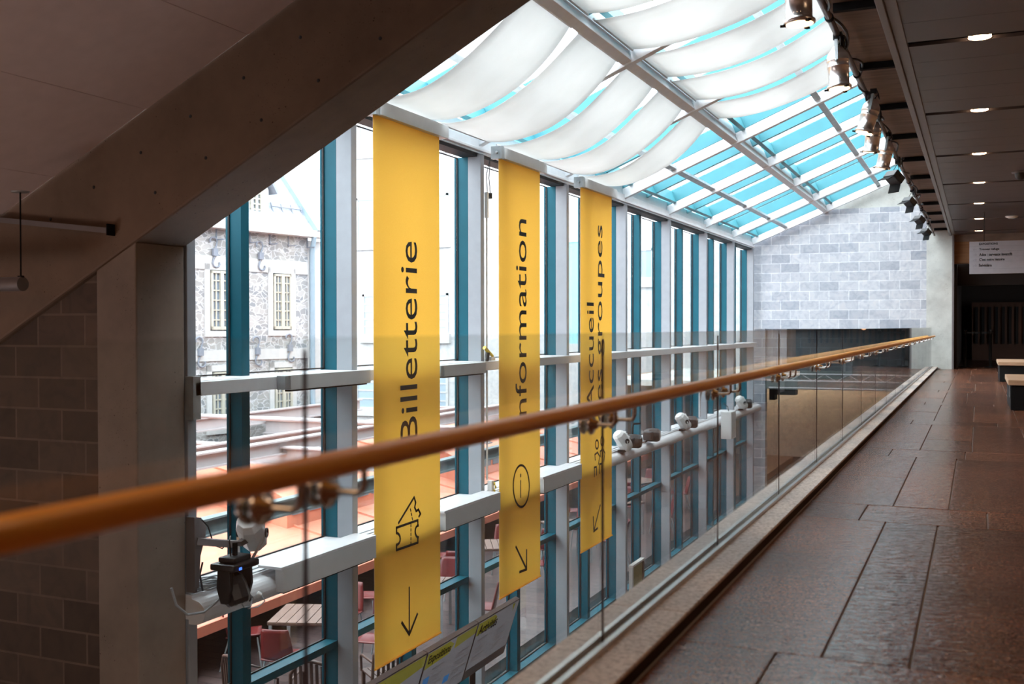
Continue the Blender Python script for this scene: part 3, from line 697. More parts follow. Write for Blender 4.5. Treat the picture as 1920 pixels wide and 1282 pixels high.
# power cable wrapped along the pipe
pts = []; y = 0
while y < 20.5:
    pts.append((.045*math.cos(y*5.3)+.02, y, .02+.045*math.sin(y*4.1+1))); y += .12
o = MB().tube(pts, .012, 6).build('power_cable', M['black_plastic']); o.location = (PX, 5.5, PZ)
tag(o, 'black cable snaking along the lighting pipe', 'cable')
def coil(name, yy, n, rr, lab):
    q = MB()
    for k in range(n):
        a = random.uniform(-.3, .3); c = (random.uniform(-.02, .03), random.uniform(-.06, .06), -.02-random.uniform(0, .05))
        R_ = rr*random.uniform(.7, 1.1)
        q.tube([(c[0]+R_*.6*math.cos(t)*math.sin(a), c[1]+R_*math.cos(t), c[2]+R_*.7*math.sin(t)) for t in [2*PI*i/14 for i in range(14)]], .008, 5, closed=True)
    o = q.build(name, M['black_plastic']); o.location = (PX+.03, yy, PZ); tag(o, lab, 'cable', None)
for yy, n, lab in ((8.95, 5, 'black cable bundle on the pipe above the second chrome spotlight'), (11.25, 5, 'black cable bundle on the pipe above the third chrome spotlight'),
                   (12.35, 4, 'black cable bundle on the pipe above the fourth chrome spotlight'), (13.7, 5, 'black cable bundle on the pipe above the fifth chrome spotlight'),
                   (15.85, 6, 'black cable bundle above the nearest black floodlight'), (19.4, 5, 'black cable bundle above the second black floodlight')):
    coil('cable_bundle', yy, n, .075, lab)
def par(loc, lean, yaw, lab, scale=1.0, drop=.07, lit=True):
    """chrome PAR can hanging mouth-down; loc = top of the yoke on the pipe"""
    r = thing('par_spotlight', lab, 'spotlight', loc, yaw)
    r.rotation_euler = (0, 0, yaw); r.scale = (scale,)*3
    ax = Vector((math.sin(lean[0]), math.sin(lean[1]), -1)).normalized()
    c0 = Vector((0, 0, -drop))
    def at(h): return c0+ax*h
    bpts = [(.0, 0), (.045, .0), (.062, .03), (.085, .06), (.095, .075), (.1, .09), (.1, .13), (.104, .133), (.104, .143), (.098, .147), (.098, .19), (.102, .193), (.102, .202), (.096, .206), (.094, .36), (.1, .365), (.112, .375), (.114, .385), (.112, .40), (.098, .402)]
    MB().lathe(bpts, c0, ax, 28).build('can', M['chrome_can'], r)
    MB().lathe([(.0, .33), (.088, .33), (.094, .335), (.09, .36)], c0, ax, 24).build('lens', M['lamp_on'] if lit else M['black'], r)
    MB().lathe([(.092, .34), (.096, .402), (.090, .402), (.0905, .34)], c0, ax, 24).build('front_ring', M['lamp_soft'], r)
    u = ax.orthogonal().normalized(); w = ax.cross(u)
    for k in range(3):
        t = 2*PI*k/3+.6; d = u*math.cos(t)+w*math.sin(t); MB().obox(at(.405)+d*.115, (d, ax, ax.cross(d)), (.02, .006, .014)).build('filter_clip', M['black'], r)
    q = MB()
    for sgn in (-1, 1):
        d = Vector((0, 1, 0))*sgn; q.bar(at(.15)+d*.112, Vector((0, 0, -.02))+d*.09, .028, .005, (0, 1, 0))
        q.lathe([(0, 0), (.014, 0), (.014, .012), (0, .012)], at(.15)+d*.108, d, 10)
    q.box(-.014, .014, -.09, .09, -.022, -.016); q.build('yoke', M['grey_steel'], r)
    q = MB(); q.tube([(0, 0, -.016), (0, 0, .02)], .012, 8); q.box(-.035, .035, -.02, .02, -.0, .055); q.build('pipe_hook', M['black'], r)
    MB().tube([at(-.0)+Vector((.01,0,0)), at(-.04)+Vector((.03,.02,.02)), (.06, .05, -.06), (.05, .05, .0), (.03, .04, .05)], .007, 6).build('lamp_cord', M['black_plastic'], r)
    return r
specs = [((.0), (.04, .0), .88, 'chrome spotlight hanging at the top edge of the picture, nearest on the pipe'),
         ((.0), (.06, -.05), .86, 'chrome spotlight second on the pipe, glowing at its mouth'),
         ((.09), (-.26, -.1), .86, 'chrome spotlight third on the pipe, leaning over the fourth one'),
         ((.0), (-.14, .1), .84, 'chrome spotlight partly hidden behind the third one'),
         ((.04), (-.22, .1), .84, 'chrome spotlight fifth on the pipe, last chrome one before the black floodlights')]
YS = [6.85, 8.9, 11.1, 12.3, 13.65]
for (pp, lean, s_, lab), yy in zip(specs, YS):
    par((PX+pp, yy, PZ-.045), lean, .0, lab, s_)
def flood(yy, lab, s_=1.0):
    r = thing('floodlight', lab, 'floodlight', (PX, yy, PZ)); r.scale = (s_,)*3
    MB().box(-.03, .03, -.03, .03, -.05, .03).build('pipe_hook', M['black'], r)
    ax = Vector((-.45, -.45, -.75)).normalized(); sd = ax.cross(Vector((0,0,1))).normalized(); up2 = sd.cross(ax)
    c = Vector((-.04, 0, -.22)); MB().obox(c, (ax, sd, up2), (.05, .10, .08)).build('housing', M['black_plastic'], r, bevel=.01)
    MB().obox(c+ax*.051, (ax, sd, up2), (.002, .085, .065)).build('front_glass', M['black_plastic'], r)
    q = MB()
    for sg in (-1, 1):
        q.bar(c+sd*.105*sg, (0, 0, -.05), .02, .006, (1, 0, 0))
        q.obox(c+ax*.10+up2*.09*sg, (ax+up2*.45*sg, sd, up2), (.055, .095, .003))
    q.build('barn_door', M['black'], r)
flood(15.9, 'black floodlight after the last chrome spotlight, largest of the four black ones', 1.15)
flood(19.4, 'black floodlight, second of the four black ones on the pipe'); flood(22.7, 'small black floodlight, third of the four black ones on the pipe')
flood(25.7, 'small black floodlight at the far end of the pipe by the pale pillar')

# =================================================================== SIGN, BENCHES, BARRIER
r = thing('hanging_sign', 'white hanging sign listing Expositions with arrows above the dark gallery entrance', 'sign', (-.18, 24, 2.205))
MB().box(0, 2.1, 0, .05, 0, .675).build('panel', M['sign'], r, bevel=.003)
MB().tube([(.28, .025, .675), (.28, .025, ZC-2.205)], .006, 6).build('hanger', M['black'], r)
MB().tube([(1.8, .025, .675), (1.8, .025, ZC-2.205)], .006, 6).build('hanger', M['black'], r)
SF = lambda u, v: (u, -.002, v)
def SP(x, y): p = onY(x, y, 24); return (p.x+.18, p.z-2.205)
def sline(s, x0, x1, yb, yt, name, m='ink'):
    u0, v0 = SP(x0, yb); u1, v1 = SP(x1, yt); text_mesh(s, SF, (0, -.002, 0), u0, u1, v0, v0+abs(SP(x0, yt)[1]-v0), None, .022).build(name, M[m], r)
sline('EXPOSITIONS', 1836, 1871, 459.5, 455.5, 'heading')
sline('Trouver refuge', 1836, 1873.5, 470.6, 465.2, 'lettering'); sline('Ados : cerveaux inventifs', 1836, 1898, 480.2, 474.6, 'lettering')
sline("C'est notre histoire", 1836, 1883.5, 489.2, 483.9, 'lettering'); sline('Belvédère', 1835.5, 1859.5, 500.2, 494.6, 'lettering')
for i, (y, kind) in enumerate(((468, 'l'), (477.7, 'r'), (487, 'u'), (498, 'u'))):
    q = MB(); P = lambda a, b_: SP(a, b_)
    if kind == 'l': q.stroke([P(1831, y), P(1825, y+.3)], .012, SF, (0, -.002, 0)); q.stroke([P(1827, y-1.8), P(1825, y+.3), P(1827, y+2.2)], .012, SF, (0, -.002, 0))
    else:
        q.stroke([P(1825, y+(.3 if kind == 'r' else 2.5)), P(1825, y+.3), P(1831, y)], .012, SF, (0, -.002, 0)); q.stroke([P(1829, y-2.1), P(1831, y), P(1829, y+1.9)], .012, SF, (0, -.002, 0))
    q.build('arrow', M['sign_line'], r)
q = MB()
for y in (462.3, 471.8, 481.4, 490.8, 504): v = SP(1830, y)[1]; q.box(.0, 2.1, -.003, -.0005, v-.003, v+.003)
q.build('divider_lines', M['sign_line'], r)
for x0, yy, dy, lab in ((.36, 15.25, 1.9, 'square black bench with light wood top, nearer of the two'), (.36, 23.05, 2.1, 'square black bench with light wood top, farther of the two')):
    r = thing('bench', lab, 'bench', (x0, yy, 0))
    MB().box(.03, 1.85, .03, dy-.03, .0, .33).build('base', M['black'], r, bevel=.01)
    MB().box(0, 1.88, 0, dy, .331, .40).build('seat_top', M['wood_light'], r, bevel=.006)
    MB().box(.025, .03, .2, .6, .15, .33).build('side_panel', M['black_plastic'], r)
# belt barrier in front of the gallery
for x, y, lab in ((1857, 688, 'black barrier post in the dark doorway, right one'), (1800, 690, 'black barrier post beside the left jamb of the dark doorway')):
    p = onZ(x, 688, 0); p = onY(max(x, 1802), 650, 31.05)
    r = thing('barrier_post', lab, 'barrier post', (max(p.x, -.33), 31.05, 0))
    MB().lathe([(0, 0), (.17, 0), (.17, .02), (.04, .04), (.04, .9), (.055, .9), (.055, .98), (0, .99)], n=20).build('post', M['black'], r)
    MB().lathe([(0, .99), (.04, .99), (.03, 1.02), (0, 1.02)], n=16).build('cap', M['black_plastic'], r)
pa, pb = onY(1802, 650, 31.05), onY(1857, 650, 31.05)
o = MB().box(0, pb.x-pa.x-.12, -.003, .003, -.025, .025).build('barrier_belt', M['black_plastic']); o.location = (pa.x+.06, 31.05, .94); tag(o, 'black belt stretched between the two barrier posts', 'belt')
# lit slatted exhibit screen deep inside the gallery
r = thing('slatted_screen', 'dim slatted exhibit screen glowing brown inside the dark gallery', 'exhibit', (.1, 37.6, 0))
MB().box(-.3, 3.3, .12, .15, 0, 1.9).build('back_board', mat('exhibit_board', (.05,.02,.01), .8), r)
for k in range(17): MB().box(-.2+.2*k, -.12+.2*k, 0, .03, .55, 1.75).build('slat', M['black'], r)
l = bpy.data.lights.new('exhibit_lamp', 'POINT'); l.energy = 1.0; l.color = (1, .5, .25); l.shadow_soft_size = .1
lo = bpy.data.objects.new('exhibit_lamp', l); lo.location = (1.3, 37.2, 1.1); COL.objects.link(lo)

# =================================================================== LEFT WALL THINGS
r = thing('pendant_tube_lamp', 'dark tubular pendant lamp on a thin rod under the sloping white ceiling', 'lamp', (-6.33, 5.5, 1.42))
MB().tube([(-1.6, 0, 0), (.02, 0, 0)], [.052, .052], 20).build('tube', M['metal_trim'], r, bevel=.008)
MB().tube([(0, 0, .05), (0, 0, .66)], .006, 8).build('rod', M['black'], r)
MB().lathe([(0, .66), (.06, .66), (.065, .67), (.0, .675)], n=24).build('canopy', M['grey_steel'], r)
MB().box(-.02, .02, -.012, .012, .045, .06).build('rod_clip', M['black'], r)
r = thing('wall_bar', 'brown steel bar fixed across the concrete beam, left edge', 'bar', (-5.88, 5.90, 1.82))
MB().bar((-2.2, 0, .25), (0, 0, .0), .03, .04).build('bar', M['metal_trim'], r)
MB().box(-.004, .006, -.03, .048, -.035, .05).build('end_plate', M['black'], r)

# =================================================================== MOVING HEADS
def moving_white(r, c, ax, s_=1.0):
    """white weatherproof projector head"""
    ax = Vector(ax).normalized(); sd = ax.cross(Vector((0,0,1))).normalized(); up2 = sd.cross(ax); c = Vector(c)
    q = MB(); q.lathe([(0, -.15*s_), (.06*s_, -.145*s_), (.09*s_, -.11*s_), (.095*s_, .0), (.10*s_, .02*s_), (.10*s_, .10*s_), (.085*s_, .135*s_), (.075*s_, .15*s_), (0, .15*s_)], c, ax, 8, False)
    h = q.build('white_head', M['white_plastic'], r, bevel=.004)
    q = MB(); q.lathe([(0, 0), (.035*s_, 0), (.035*s_, .012*s_), (.028*s_, .013*s_), (.028*s_, .004), (0, .005)], c+sd*.096*s_, sd, 16)
    q.lathe([(0, 0), (.035*s_, 0), (.035*s_, .012*s_), (.028*s_, .013*s_), (.028*s_, .004), (0, .005)], c-sd*.096*s_, -sd, 16); q.build('tilt_lock', M['black_plastic'], h)
    q = MB()
    for t in range(4): q.obox(c-ax*(.07-.03*t)*s_+up2*.093*s_, (ax, sd, up2), (.007*s_, .05*s_, .008*s_))
    q.build('cooling_fin', M['white_plastic'], h)
    return h
def yoke(r, c, ax, base, s_=1.0, m='white_plastic'):
    ax = Vector(ax).normalized(); sd = ax.cross(Vector((0,0,1))).normalized(); c = Vector(c); q = MB()
    for sg in (-1, 1): q.bar(c+sd*.115*s_*sg, Vector(base)+sd*.05*s_*sg, .02*s_, .01*s_, ax)
    q.build('yoke', M[m], r)
def black_head(r, c, ax, s_=1.0, m='black_plastic'):
    ax = Vector(ax).normalized(); c = Vector(c); sd = ax.cross(Vector((0,0,1)))
    sd = sd.normalized() if sd.length > .1 else Vector((1,0,0)); up2 = sd.cross(ax)
    q = MB(); q.lathe([(0, -.14*s_), (.05*s_, -.14*s_), (.085*s_, -.10*s_), (.10*s_, -.04*s_), (.10*s_, .07*s_), (.085*s_, .10*s_), (.07*s_, .11*s_), (.062*s_, .095*s_)], c, ax, 10, False)
    h = q.build('black_head', M[m], r, bevel=.003)
    MB().lathe([(0, .085*s_), (.062*s_, .092*s_), (.0, .094*s_)], c, ax, 18).build('front_lens', M['ext_glass'], h)
    MB().lathe([(.060*s_, .10*s_), (.070*s_, .113*s_), (.074*s_, .105*s_), (.066*s_, .095*s_)], c, ax, 18).build('lens_ring', M['alu'], h)
    return h
# projector assembly on the wall bracket (left)
BR = onX(362, 1060, -5.55); bl = Vector((-5.62, 6.49, -.95))
r = thing('wall_bracket', 'dark curved steel bracket with arm bolted to the window post above the duct rail', 'bracket', bl)
q = MB(); q.prism([(0, 0), (.05, 0), (.07, .25), (.13, .40), (.14, .46), (.08, .55), (.0, .57)], lambda u, v: (-.02, u-.0, v), (.03, 0, 0)); q.build('gusset_plate', M['metal_trim'], r, bevel=.003)
MB().box(-.05, .035, -.03, -.001, -.02, .57).build('back_plate', M['metal_trim'], r)
MB().bar((.03, .0, .38), (.24, .23, .33), .05, .055).build('arm', M['metal_trim'], r, bevel=.004)
MB().tube([(.03, .06, .54), (.06, .10, .48), (.09, .13, .33), (.14, .17, .30), (.20, .20, .36)], .006, 6).build('arm_cable', M['black_plastic'], r)
MB().tube([(.02, .08, .20), (.0, .07, .1), (.02, .08, -.03)], .008, 6).build('drop_cable', M['black_plastic'], r)
e = bl+Vector((.24, .23, .33))
r = thing('white_projector', 'white weatherproof projector head clamped at the end of the wall bracket arm', 'projector', e+Vector((.0, .19, .06)))
moving_white(r, (0, 0, 0), (.3, -.75, .85), 1.15); 
MB().bar((0, .0, -.03), (-.0, -.17, -.06), .05, .04).build('clamp_arm', M['metal_trim'], r)
yoke(r, (0, 0, 0), (.3, -.75, .85), (.0, -.09, -.20), 1.05, 'alu')
r = thing('black_moving_head', 'black moving head light hanging under the wall bracket arm', 'stage light', e+Vector((0, -.03, .02)))
MB().tube([(0, 0, .0), (0, 0, -.10)], .022, 10).build('hanging_clamp', M['black'], r)
q = MB(); q.box(-.12, .12, -.16, .16, -.20, -.145); q.box(-.08, .08, -.11, .11, -.145, -.10); base_ = q.build('base', M['black_plastic'], r, bevel=.015)
MB().box(.121, .124, -.1, -.07, -.19, -.17).build('indicator', M['blue_led'], base_)
q = MB()
for sg in (-1, 1): q.prism([(-.06, -.2), (.06, -.2), (.07, -.34), (.03, -.46), (-.03, -.46), (-.07, -.34)], lambda u, v, sg=sg: (u, sg*.125-.015, v), (0, .03, 0))
q.build('yoke', M['black_plastic'], r, bevel=.004)
black_head(r, (0, 0, -.38), (.35, .0, -.92), 1.05)
MB().tube([(0, -.05, -.1), (.05, -.12, -.02), (.03, -.10, .04), (-.0, -.05, .06)], .006, 6).build('power_cord', M['black_plastic'], r)
# coiled cable and outlets on the duct rail
q = MB()
for k in range(11):
    R_ = .085+.02*random.random(); cx, cy = random.uniform(-.015,.015), random.uniform(-.02,.02)
    q.tube([(cx+R_*.75*math.cos(t), cy+R_*1.25*math.sin(t), .010+.007*k+.005*math.sin(3*t+k)) for t in [2*PI*i/20 for i in range(20)]], .0055, 5, closed=True)
o = q.build('coiled_cable', M['cable_grey']); o.location = (-5.66, 6.72, -.998); tag(o, 'grey coiled cable lying on the duct rail by the wall bracket', 'cable coil')
o = MB().tube([(.02, -.35, .14), (.02, -.30, -.0), (.06, -.22, -.09), (.10, -.08, -.10), (.10, .05, -.06), (.08, .2, -.015), (.0, .35, .012)], .010, 8).build('hanging_cable', M['cable_grey'])
o.location = (-5.56, 6.50, -.995); tag(o, 'grey cable looping from the column onto the duct rail', 'cable')
r = thing('power_outlet', 'pair of round power outlets with plugged looping cable on the round duct rail front', 'outlet', (-5.447, 6.95, -1.11))
for dy in (0, .12):
    pl_ = MB().lathe([(0, 0), (.028, 0), (.028, .01), (.018, .012), (.018, .03), (0, .032)], (0, dy, 0), (1, 0, 0), 14).build('plug', M['white_plastic'] if dy else M['black_plastic'], r)
MB().tube([(.03, 0, 0), (.05, -.04, -.05), (.03, -.10, -.05), (.0, -.17, .06), (-.03, -.2, .11)], .006, 6).build('plug_cable', M['cable_grey'], r)
MB().tube([(.03, .12, 0), (.06, .13, -.05), (.05, .05, -.08), (.03, -.05, -.07)], .006, 6).build('plug_cable', M['cable_grey'], r)
# fixtures along the duct rail
def rail_group(yy, white, black, lab_w, lab_b, m='black_plastic'):
    if white:
        r = thing('white_projector', lab_w, 'projector', (-5.54, yy, -.93))
        moving_white(r, (0, 0, .10), (.35, .55, -.75), 1.25); yoke(r, (0, 0, .10), (.35, .55, -.75), (.03, .0, -.05), 1.2)
        MB().box(-.06, .06, -.09, .09, -.095, -.055).build('base', M['black'], r)
    if black:
        r = thing('black_projector', lab_b, 'projector', (-5.50, yy+.42, -.93))
        black_head(r, (0, .10, .04), (.95, .15, .0), 1.25, m)
        MB().obox((-.03, -.08, .04), ((1,0,0),(0,1,0),(0,0,1)), (.08, .09, .075)).build('yoke', M[m], r, bevel=.02)
        MB().bar((-.03, -.08, -.035), (-.08, -.08, -.078), .05, .02).build('base', M['black'], r)
rail_group(17.1, True, True, 'white projector on the duct rail just right of the farthest banner', 'black projector with round lens right of the farthest banner')
M['metal_dark'] = mat('dark_bronze_plastic', (.05,.04,.04), .4)
rail_group(18.25, False, True, '', 'bronze-black projector with round lens under a hooked black arm on the duct rail', 'metal_dark')
r = thing('hook_arm', 'black hooked arm rising from the duct rail between two projectors', 'arm', (-5.82, 18.55, -.995))
MB().tube([(0, 0, 0), (0, 0, .22), (0, .03, .29), (0, .10, .31), (.05, .32, .30)], .018, 8).build('arm', M['black'], r)
MB().box(-.04, .04, -.05, .05, 0, .02).build('base', M['black'], r)
rail_group(21.1, True, True, 'white projector on the duct rail in the middle of the far bays', 'black projector with round lens in the middle of the far bays', 'metal_dark')
rail_group(26.9, True, True, 'white projector on the duct rail closest to the stone wall', 'black projector with round lens closest to the stone wall', 'metal_dark')
r = thing('speaker_box', 'pale rectangular loudspeaker box hanging on a curved bracket before the far window bays', 'loudspeaker', (-5.24, 24.0, -1.45))
MB().box(-.12, .12, -.2, .28, 0, .62).build('cabinet', M['white_plastic'], r, bevel=.01)
MB().box(.1205, .124, -.17, .25, .04, .58).build('grille', M['alu_white'], r)
MB().tube([(0, .04, .62), (-.02, .04, .72), (-.1, -.02, .80)], .01, 6).build('cable', M['black_plastic'], r)
r = thing('curved_bracket', 'white curved bracket with arm holding the pale loudspeaker box', 'bracket', (-5.67, 22.95, -.9))
q = MB(); q.prism([(0, 0), (.05, 0), (.12, .4), (.32, .72), (.28, .8), (0, .8)], lambda u, v: (0, u, v), (.03, 0, 0)); q.build('gusset_plate', M['white_steel'], r)
MB().bar((.02, 0, .62), (.40, 1.05, .62), .06, .06).build('arm', M['white_steel'], r)
# small yellow fixtures and the conduit on the third post
r = thing('yellow_lamp', 'small yellow and white clip lamp on the upper transom left of the Information banner', 'lamp', (-5.62, 11.80, .69))
q = MB(); q.tube([(0, 0, .16), (.02, .20, .05)], [.025, .018], 10); q.build('yellow_body', M['yellow_plastic'], r)
MB().tube([(0, .06, .0), (0, .1, .10)], .03, 10).build('base', M['black_plastic'], r)
MB().box(-.03, .04, .12, .24, -.005, .04).build('white_box', M['white_plastic'], r)
MB().tube([(.0, 0, .16), (.02, -.04, .12), (.03, -.05, .0)], .004, 6).build('cord', M['white_plastic'], r)
r = thing('socket_box', 'small white socket box with yellow plugs on the duct rail by the second post', 'socket', (-5.60, 11.95, -.995))
MB().box(-.03, .03, -.05, .02, 0, .17).build('box', M['white_plastic'], r, bevel=.004)
for k in range(3): MB().lathe([(0, 0), (.022, 0), (.02, .02), (0, .022)], (.03, .01+.03*(k % 2), .04+.045*k), (1, .4, 0), 10).build('yellow_plug', M['yellow_plastic'], r)
r = thing('conduit', 'thin pale conduit running down the second window post with a black plug on its lead', 'conduit', (-5.66, 11.955, -.82))
MB().tube([(0, 0, 0), (0, 0, 3.35)], .013, 8).build('pipe', M['white_plastic'], r)
MB().box(-.02, .02, -.02, .02, 3.3, 3.62).build('junction_box', M['white_plastic'], r)
MB().tube([(0, .02, 3.6), (.0, .0, 3.85), (.01, .08, 4.04), (.01, .05, 3.80), (.01, .09, 3.62)], .006, 6).build('lead', M['black_plastic'], r)
MB().tube([(.01, .09, 3.62), (.01, .09, 3.55)], .025, 8).build('black_plug', M['black_plastic'], r)

# =================================================================== SCREENS in the lobby
names = ['display screen reading Billetterie, nearest of the three yellow headed screens', 'display screen reading Expositions, middle of the three', 'display screen reading Activités, farthest of the three']
ys3 = [6.50, 7.71, 8.69, 9.64]
tilt = Vector((-.30, 0, -.95)).normalized()
for i, ti in enumerate(('Billetterie', 'Expositions', 'Activités')):
    y0, y1 = ys3[i], ys3[i+1]; w = y1-y0; H_ = .60
    r = thing('display_screen', names[i], 'screen', (-4.2, y0, -1.62))
    nrm = Vector((-tilt.z, 0, tilt.x)).normalized()*(1) ; nrm = Vector((.95, 0, -.30)).normalized()
    F = lambda u, v, o_=0: tuple(Vector((0, u, 0)) + tilt*(H_-v) + nrm*o_)     # u along Y, v up the screen
    def plate(u0, u1, v0, v1, o0, o1, m, nm):
        q = MB(); A = [F(u0,v0,o0),F(u1,v0,o0),F(u1,v1,o0),F(u0,v1,o0)]; B_ = [F(u0,v0,o1),F(u1,v0,o1),F(u1,v1,o1),F(u0,v1,o1)]
        q.add(A+B_, [(0,3,2,1),(4,5,6,7),(0,1,5,4),(1,2,6,5),(2,3,7,6),(3,0,4,7)]); return q.build(nm, m, r)
    plate(.004, w-.004, 0, H_, -.05, 0, M['screen_frame'], 'bezel')
    lo_ = .10 if i == 2 else .015
    plate(.018, w-.018, lo_, H_-.015, .0005, .002, M['screen_white'], 'display')
    G = lambda u, v: F(u, v, .0025)
    if i == 0: yb = [(.018, H_-.015), (w-.018, H_-.015), (w-.018, H_-.12), (.5, H_-.18), (.018, H_-.18)]
    elif i == 1: yb = [(.018, H_-.02), (.42, H_-.02), (.52, H_-.07), (.46, H_-.15), (.018, H_-.17)]
    else: yb = [(.018, H_-.02), (.38, H_-.02), (.44, H_-.06), (.42, H_-.12), (.018, H_-.15)]
    q = MB(); q.prism(yb, lambda u, v: F(u, v, .0024), nrm*.0006)
    if i == 1: q.prism([(.55, H_-.02), (w-.02, H_-.02), (w-.02, H_-.10), (.55, H_-.13)], lambda u, v: F(u, v, .0024), nrm*.0006)
    if i == 2: q.prism([(w-.16, H_-.02), (w-.10, H_-.02), (w-.12, H_-.11)][::-1], lambda u, v: F(u, v, .0024), nrm*.0006)
    q.build('yellow_heading_band', M['screen_yellow'], r)
    text_mesh(ti, lambda u, v: F(u, v, .006), nrm*.001, .05, .46 if i != 0 else .62, H_-.15, H_-.045, None, .02).build('heading', M['screen_ink'], r)
    q = MB(); rnd = random.Random(i)
    for cc in range(2):
        for k in range(5):
            u0 = .06+cc*w*.48+(.12 if i == 1 else 0); v0 = H_-.22-.085*k
            if v0 < lo_+.03: continue
            for ll in range(3):
                L_ = w*(.30 if ll == 0 else .22)*rnd.uniform(.7, 1); hh = .009 if ll == 0 else .004
                if u0+L_ < w-.03: q.prism([(u0, v0-.02*ll), (u0+L_, v0-.02*ll), (u0+L_, v0-.02*ll+hh), (u0, v0-.02*ll+hh)], lambda u, v: F(u, v, .0024), nrm*.0005)
    q.build('small_print', M['sign_line'], r)
    if i == 1:
        q = MB()
        for u0, v0 in ((.06, .26), (.50, .14), (.06, .06)): q.prism([(u0, v0), (u0+.11, v0), (u0+.11, v0+.07), (u0, v0+.07)], lambda u, v: F(u, v, .0024), nrm*.0006)
        q.build('blue_picture', M['screen_blue'], r)
    q = MB(); q.tube([(-.30, w/2, ZL+1.62), (-.30, w/2, -.32)], .03, 10); q.bar((-.30, w/2, -.32), F(w/2, H_/2, -.05), .1, .03); q.lathe([(0, 0), (.2, 0), (.2, .02), (0, .02)], (-.30, w/2, ZL+1.62)); q.build('stand_pole', M['black'], r)
# poster stand on the lobby floor
p = onX(1194, 1056, -5.0)
r = thing('poster_stand', 'freestanding silver framed poster stand in the lobby by the far window bays', 'poster stand', (-5.0, p.y, ZL))
hh = p.z-ZL
MB().box(-.03, .03, -.32, -.26, .0, hh).build('post', M['alu_white'], r); MB().box(-.03, .03, .26, .32, .0, hh).build('post', M['screen_frame'], r)
MB().box(-.035, .035, -.32, .32, hh, hh+.03).build('top_bar', M['white_plastic'], r)
MB().box(-.012, .012, -.26, .26, .25, hh).build('poster', mat('olive_poster', (.28,.28,.12), .4), r)
MB().box(-.2, .2, -.32, .32, 0, .03).build('foot', M['alu_white'], r)
# white truss under the far wall
r = thing('lighting_truss', 'white horizontal lighting truss in front of the wall under the far limestone', 'truss', (-5.2, 28.6, -.33))
q = MB()
for z in (.18, 0.0): q.tube([(0, 0, z), (3.85, 0, z)], .022, 8)
q.build('chord', M['white_steel'], r)
q = MB(); q.tube([(.05, 0, -.19), (3.85, 0, -.19)], .018, 8); q.build('lower_pipe', M['white_steel'], r)
for k in range(6): MB().tube([(.3+k*.6, 0, .18), (.6+k*.6, 0, 0), (.9+k*.6, 0, .18)], .011, 6).build('lattice', M['white_steel'], r)
r = thing('dark_cabinet', 'dark hanging cabinet at the left end under the far wall', 'cabinet', (-5.38, YE+.1, -.85))
MB().box(0, .72, .35, .8, .05, .22).build('body', M['black'], r); MB().box(0, .15, .35, .8, -.10, .049).build('side_unit', M['black'], r)

# =================================================================== OUTSIDE
b = MB(); b.box(-40, GX-.13, 0, 39, -3.8, -3.6); struct(b.build('ground', M['paver']))
b = MB(); b.box(GX-.13, GX+.15, 6.5, 29.5, -4.1, -3.79); struct(b.build('trim_30', M['concrete_pale']))
# coral roof beside the terrace
r = thing('coral_roof', 'wide coral painted metal roof with standing seams beyond the terrace', 'roof', (-9.4, 7.5, -3.59))
def rz(x): return .70 + (-9.4-x)*.20
q = MB(); q.prism([(-9.4, .66), (-9.4, .72), (-15.6, rz(-15.6)), (-15.6, rz(-15.6)-.06)], lambda u, v: (u+9.4, 0, v), (0, 24, 0)); q.build('roof_sheet', M['copper'], r)
MB().prism([(-11.6, 0), (-11.6, .95), (-15.5, rz(-15.5)-.07), (-15.5, 0)], lambda u, v: (u+9.4, .1, v), (0, 23.8, 0)).build('wall', M['dressed'], r)
MB().box(.001, .03, 0, 24, .60, .74).build('gutter', mat('coral_gutter', (.52,.15,.09), .5), r)
for k in range(13): MB().bar((-.02, .8+1.85*k, .735), (-6.2, .8+1.85*k, rz(-15.6)+.02), .03, .05).build('standing_seam', M['copper'], r)
for yy, x, lab in ((15.5, -12.2, 'long coral roof lantern with small panes, left of the Billetterie banner'), (22.0, -12.0, 'coral roof lantern with small panes beyond the Information banner')):
    z = rz(x)-3.59
    r = thing('roof_lantern', lab, 'roof lantern', (x, yy, z))
    q = MB(); q.prism([(-.9, -.2), (.9, -.2), (.9, .35), (0, .75), (-.9, .35)], lambda u, v: (u, 0, v), (0, 4.5, 0)); q.build('body', M['copper'], r)
    q = MB()
    for k in range(8): q.box(.901, .92, .15+.54*k, .55+.54*k, .05, .27)
    q.build('panes', M['ext_glass'], r)
    MB().box(.92, .95, 0, 4.5, .28, .36).build('coping', M['dressed'], r)
# steel frame above the roof
def ibeam(p, q_, h, w, m, lab, name='steel_beam', grp=None):
    p = Vector(p); q_ = Vector(q_); d = q_-p; L = d.length; o = MB()
    o.box(0, L, -w/2, w/2, -h/2, -h/2+.03); o.box(0, L, -w/2, w/2, h/2-.03, h/2); o.box(0, L, -.012, .012, -h/2+.03, h/2-.03)
    ob = o.build(name, m); ob.location = p; ob.rotation_euler = (0, -math.asin(d.z/L), math.atan2(d.y, d.x)); tag(ob, lab, 'beam', grp)
ibeam((-10.0, 8, -1.72), (-10.0, 29, -1.72), .26, .18, M['beam_grey'], 'grey-green steel beam above the coral roof, nearest the window')
ibeam((-16.4, 14, -1.13), (-16.4, 26, -1.13), .32, .22, M['beam_white'], 'pale steel beam close along the old stone house')
ibeam((-12.2, 10, -1.18), (-12.2, 28, -1.18), .28, .22, M['beam_white'], 'pale steel beam over the middle of the coral roof')
ibeam((-13.4, 10, -1.22), (-13.4, 28, -1.22), .20, .2, M['beam_white'], 'thinner pale steel beam behind the middle one over the coral roof')
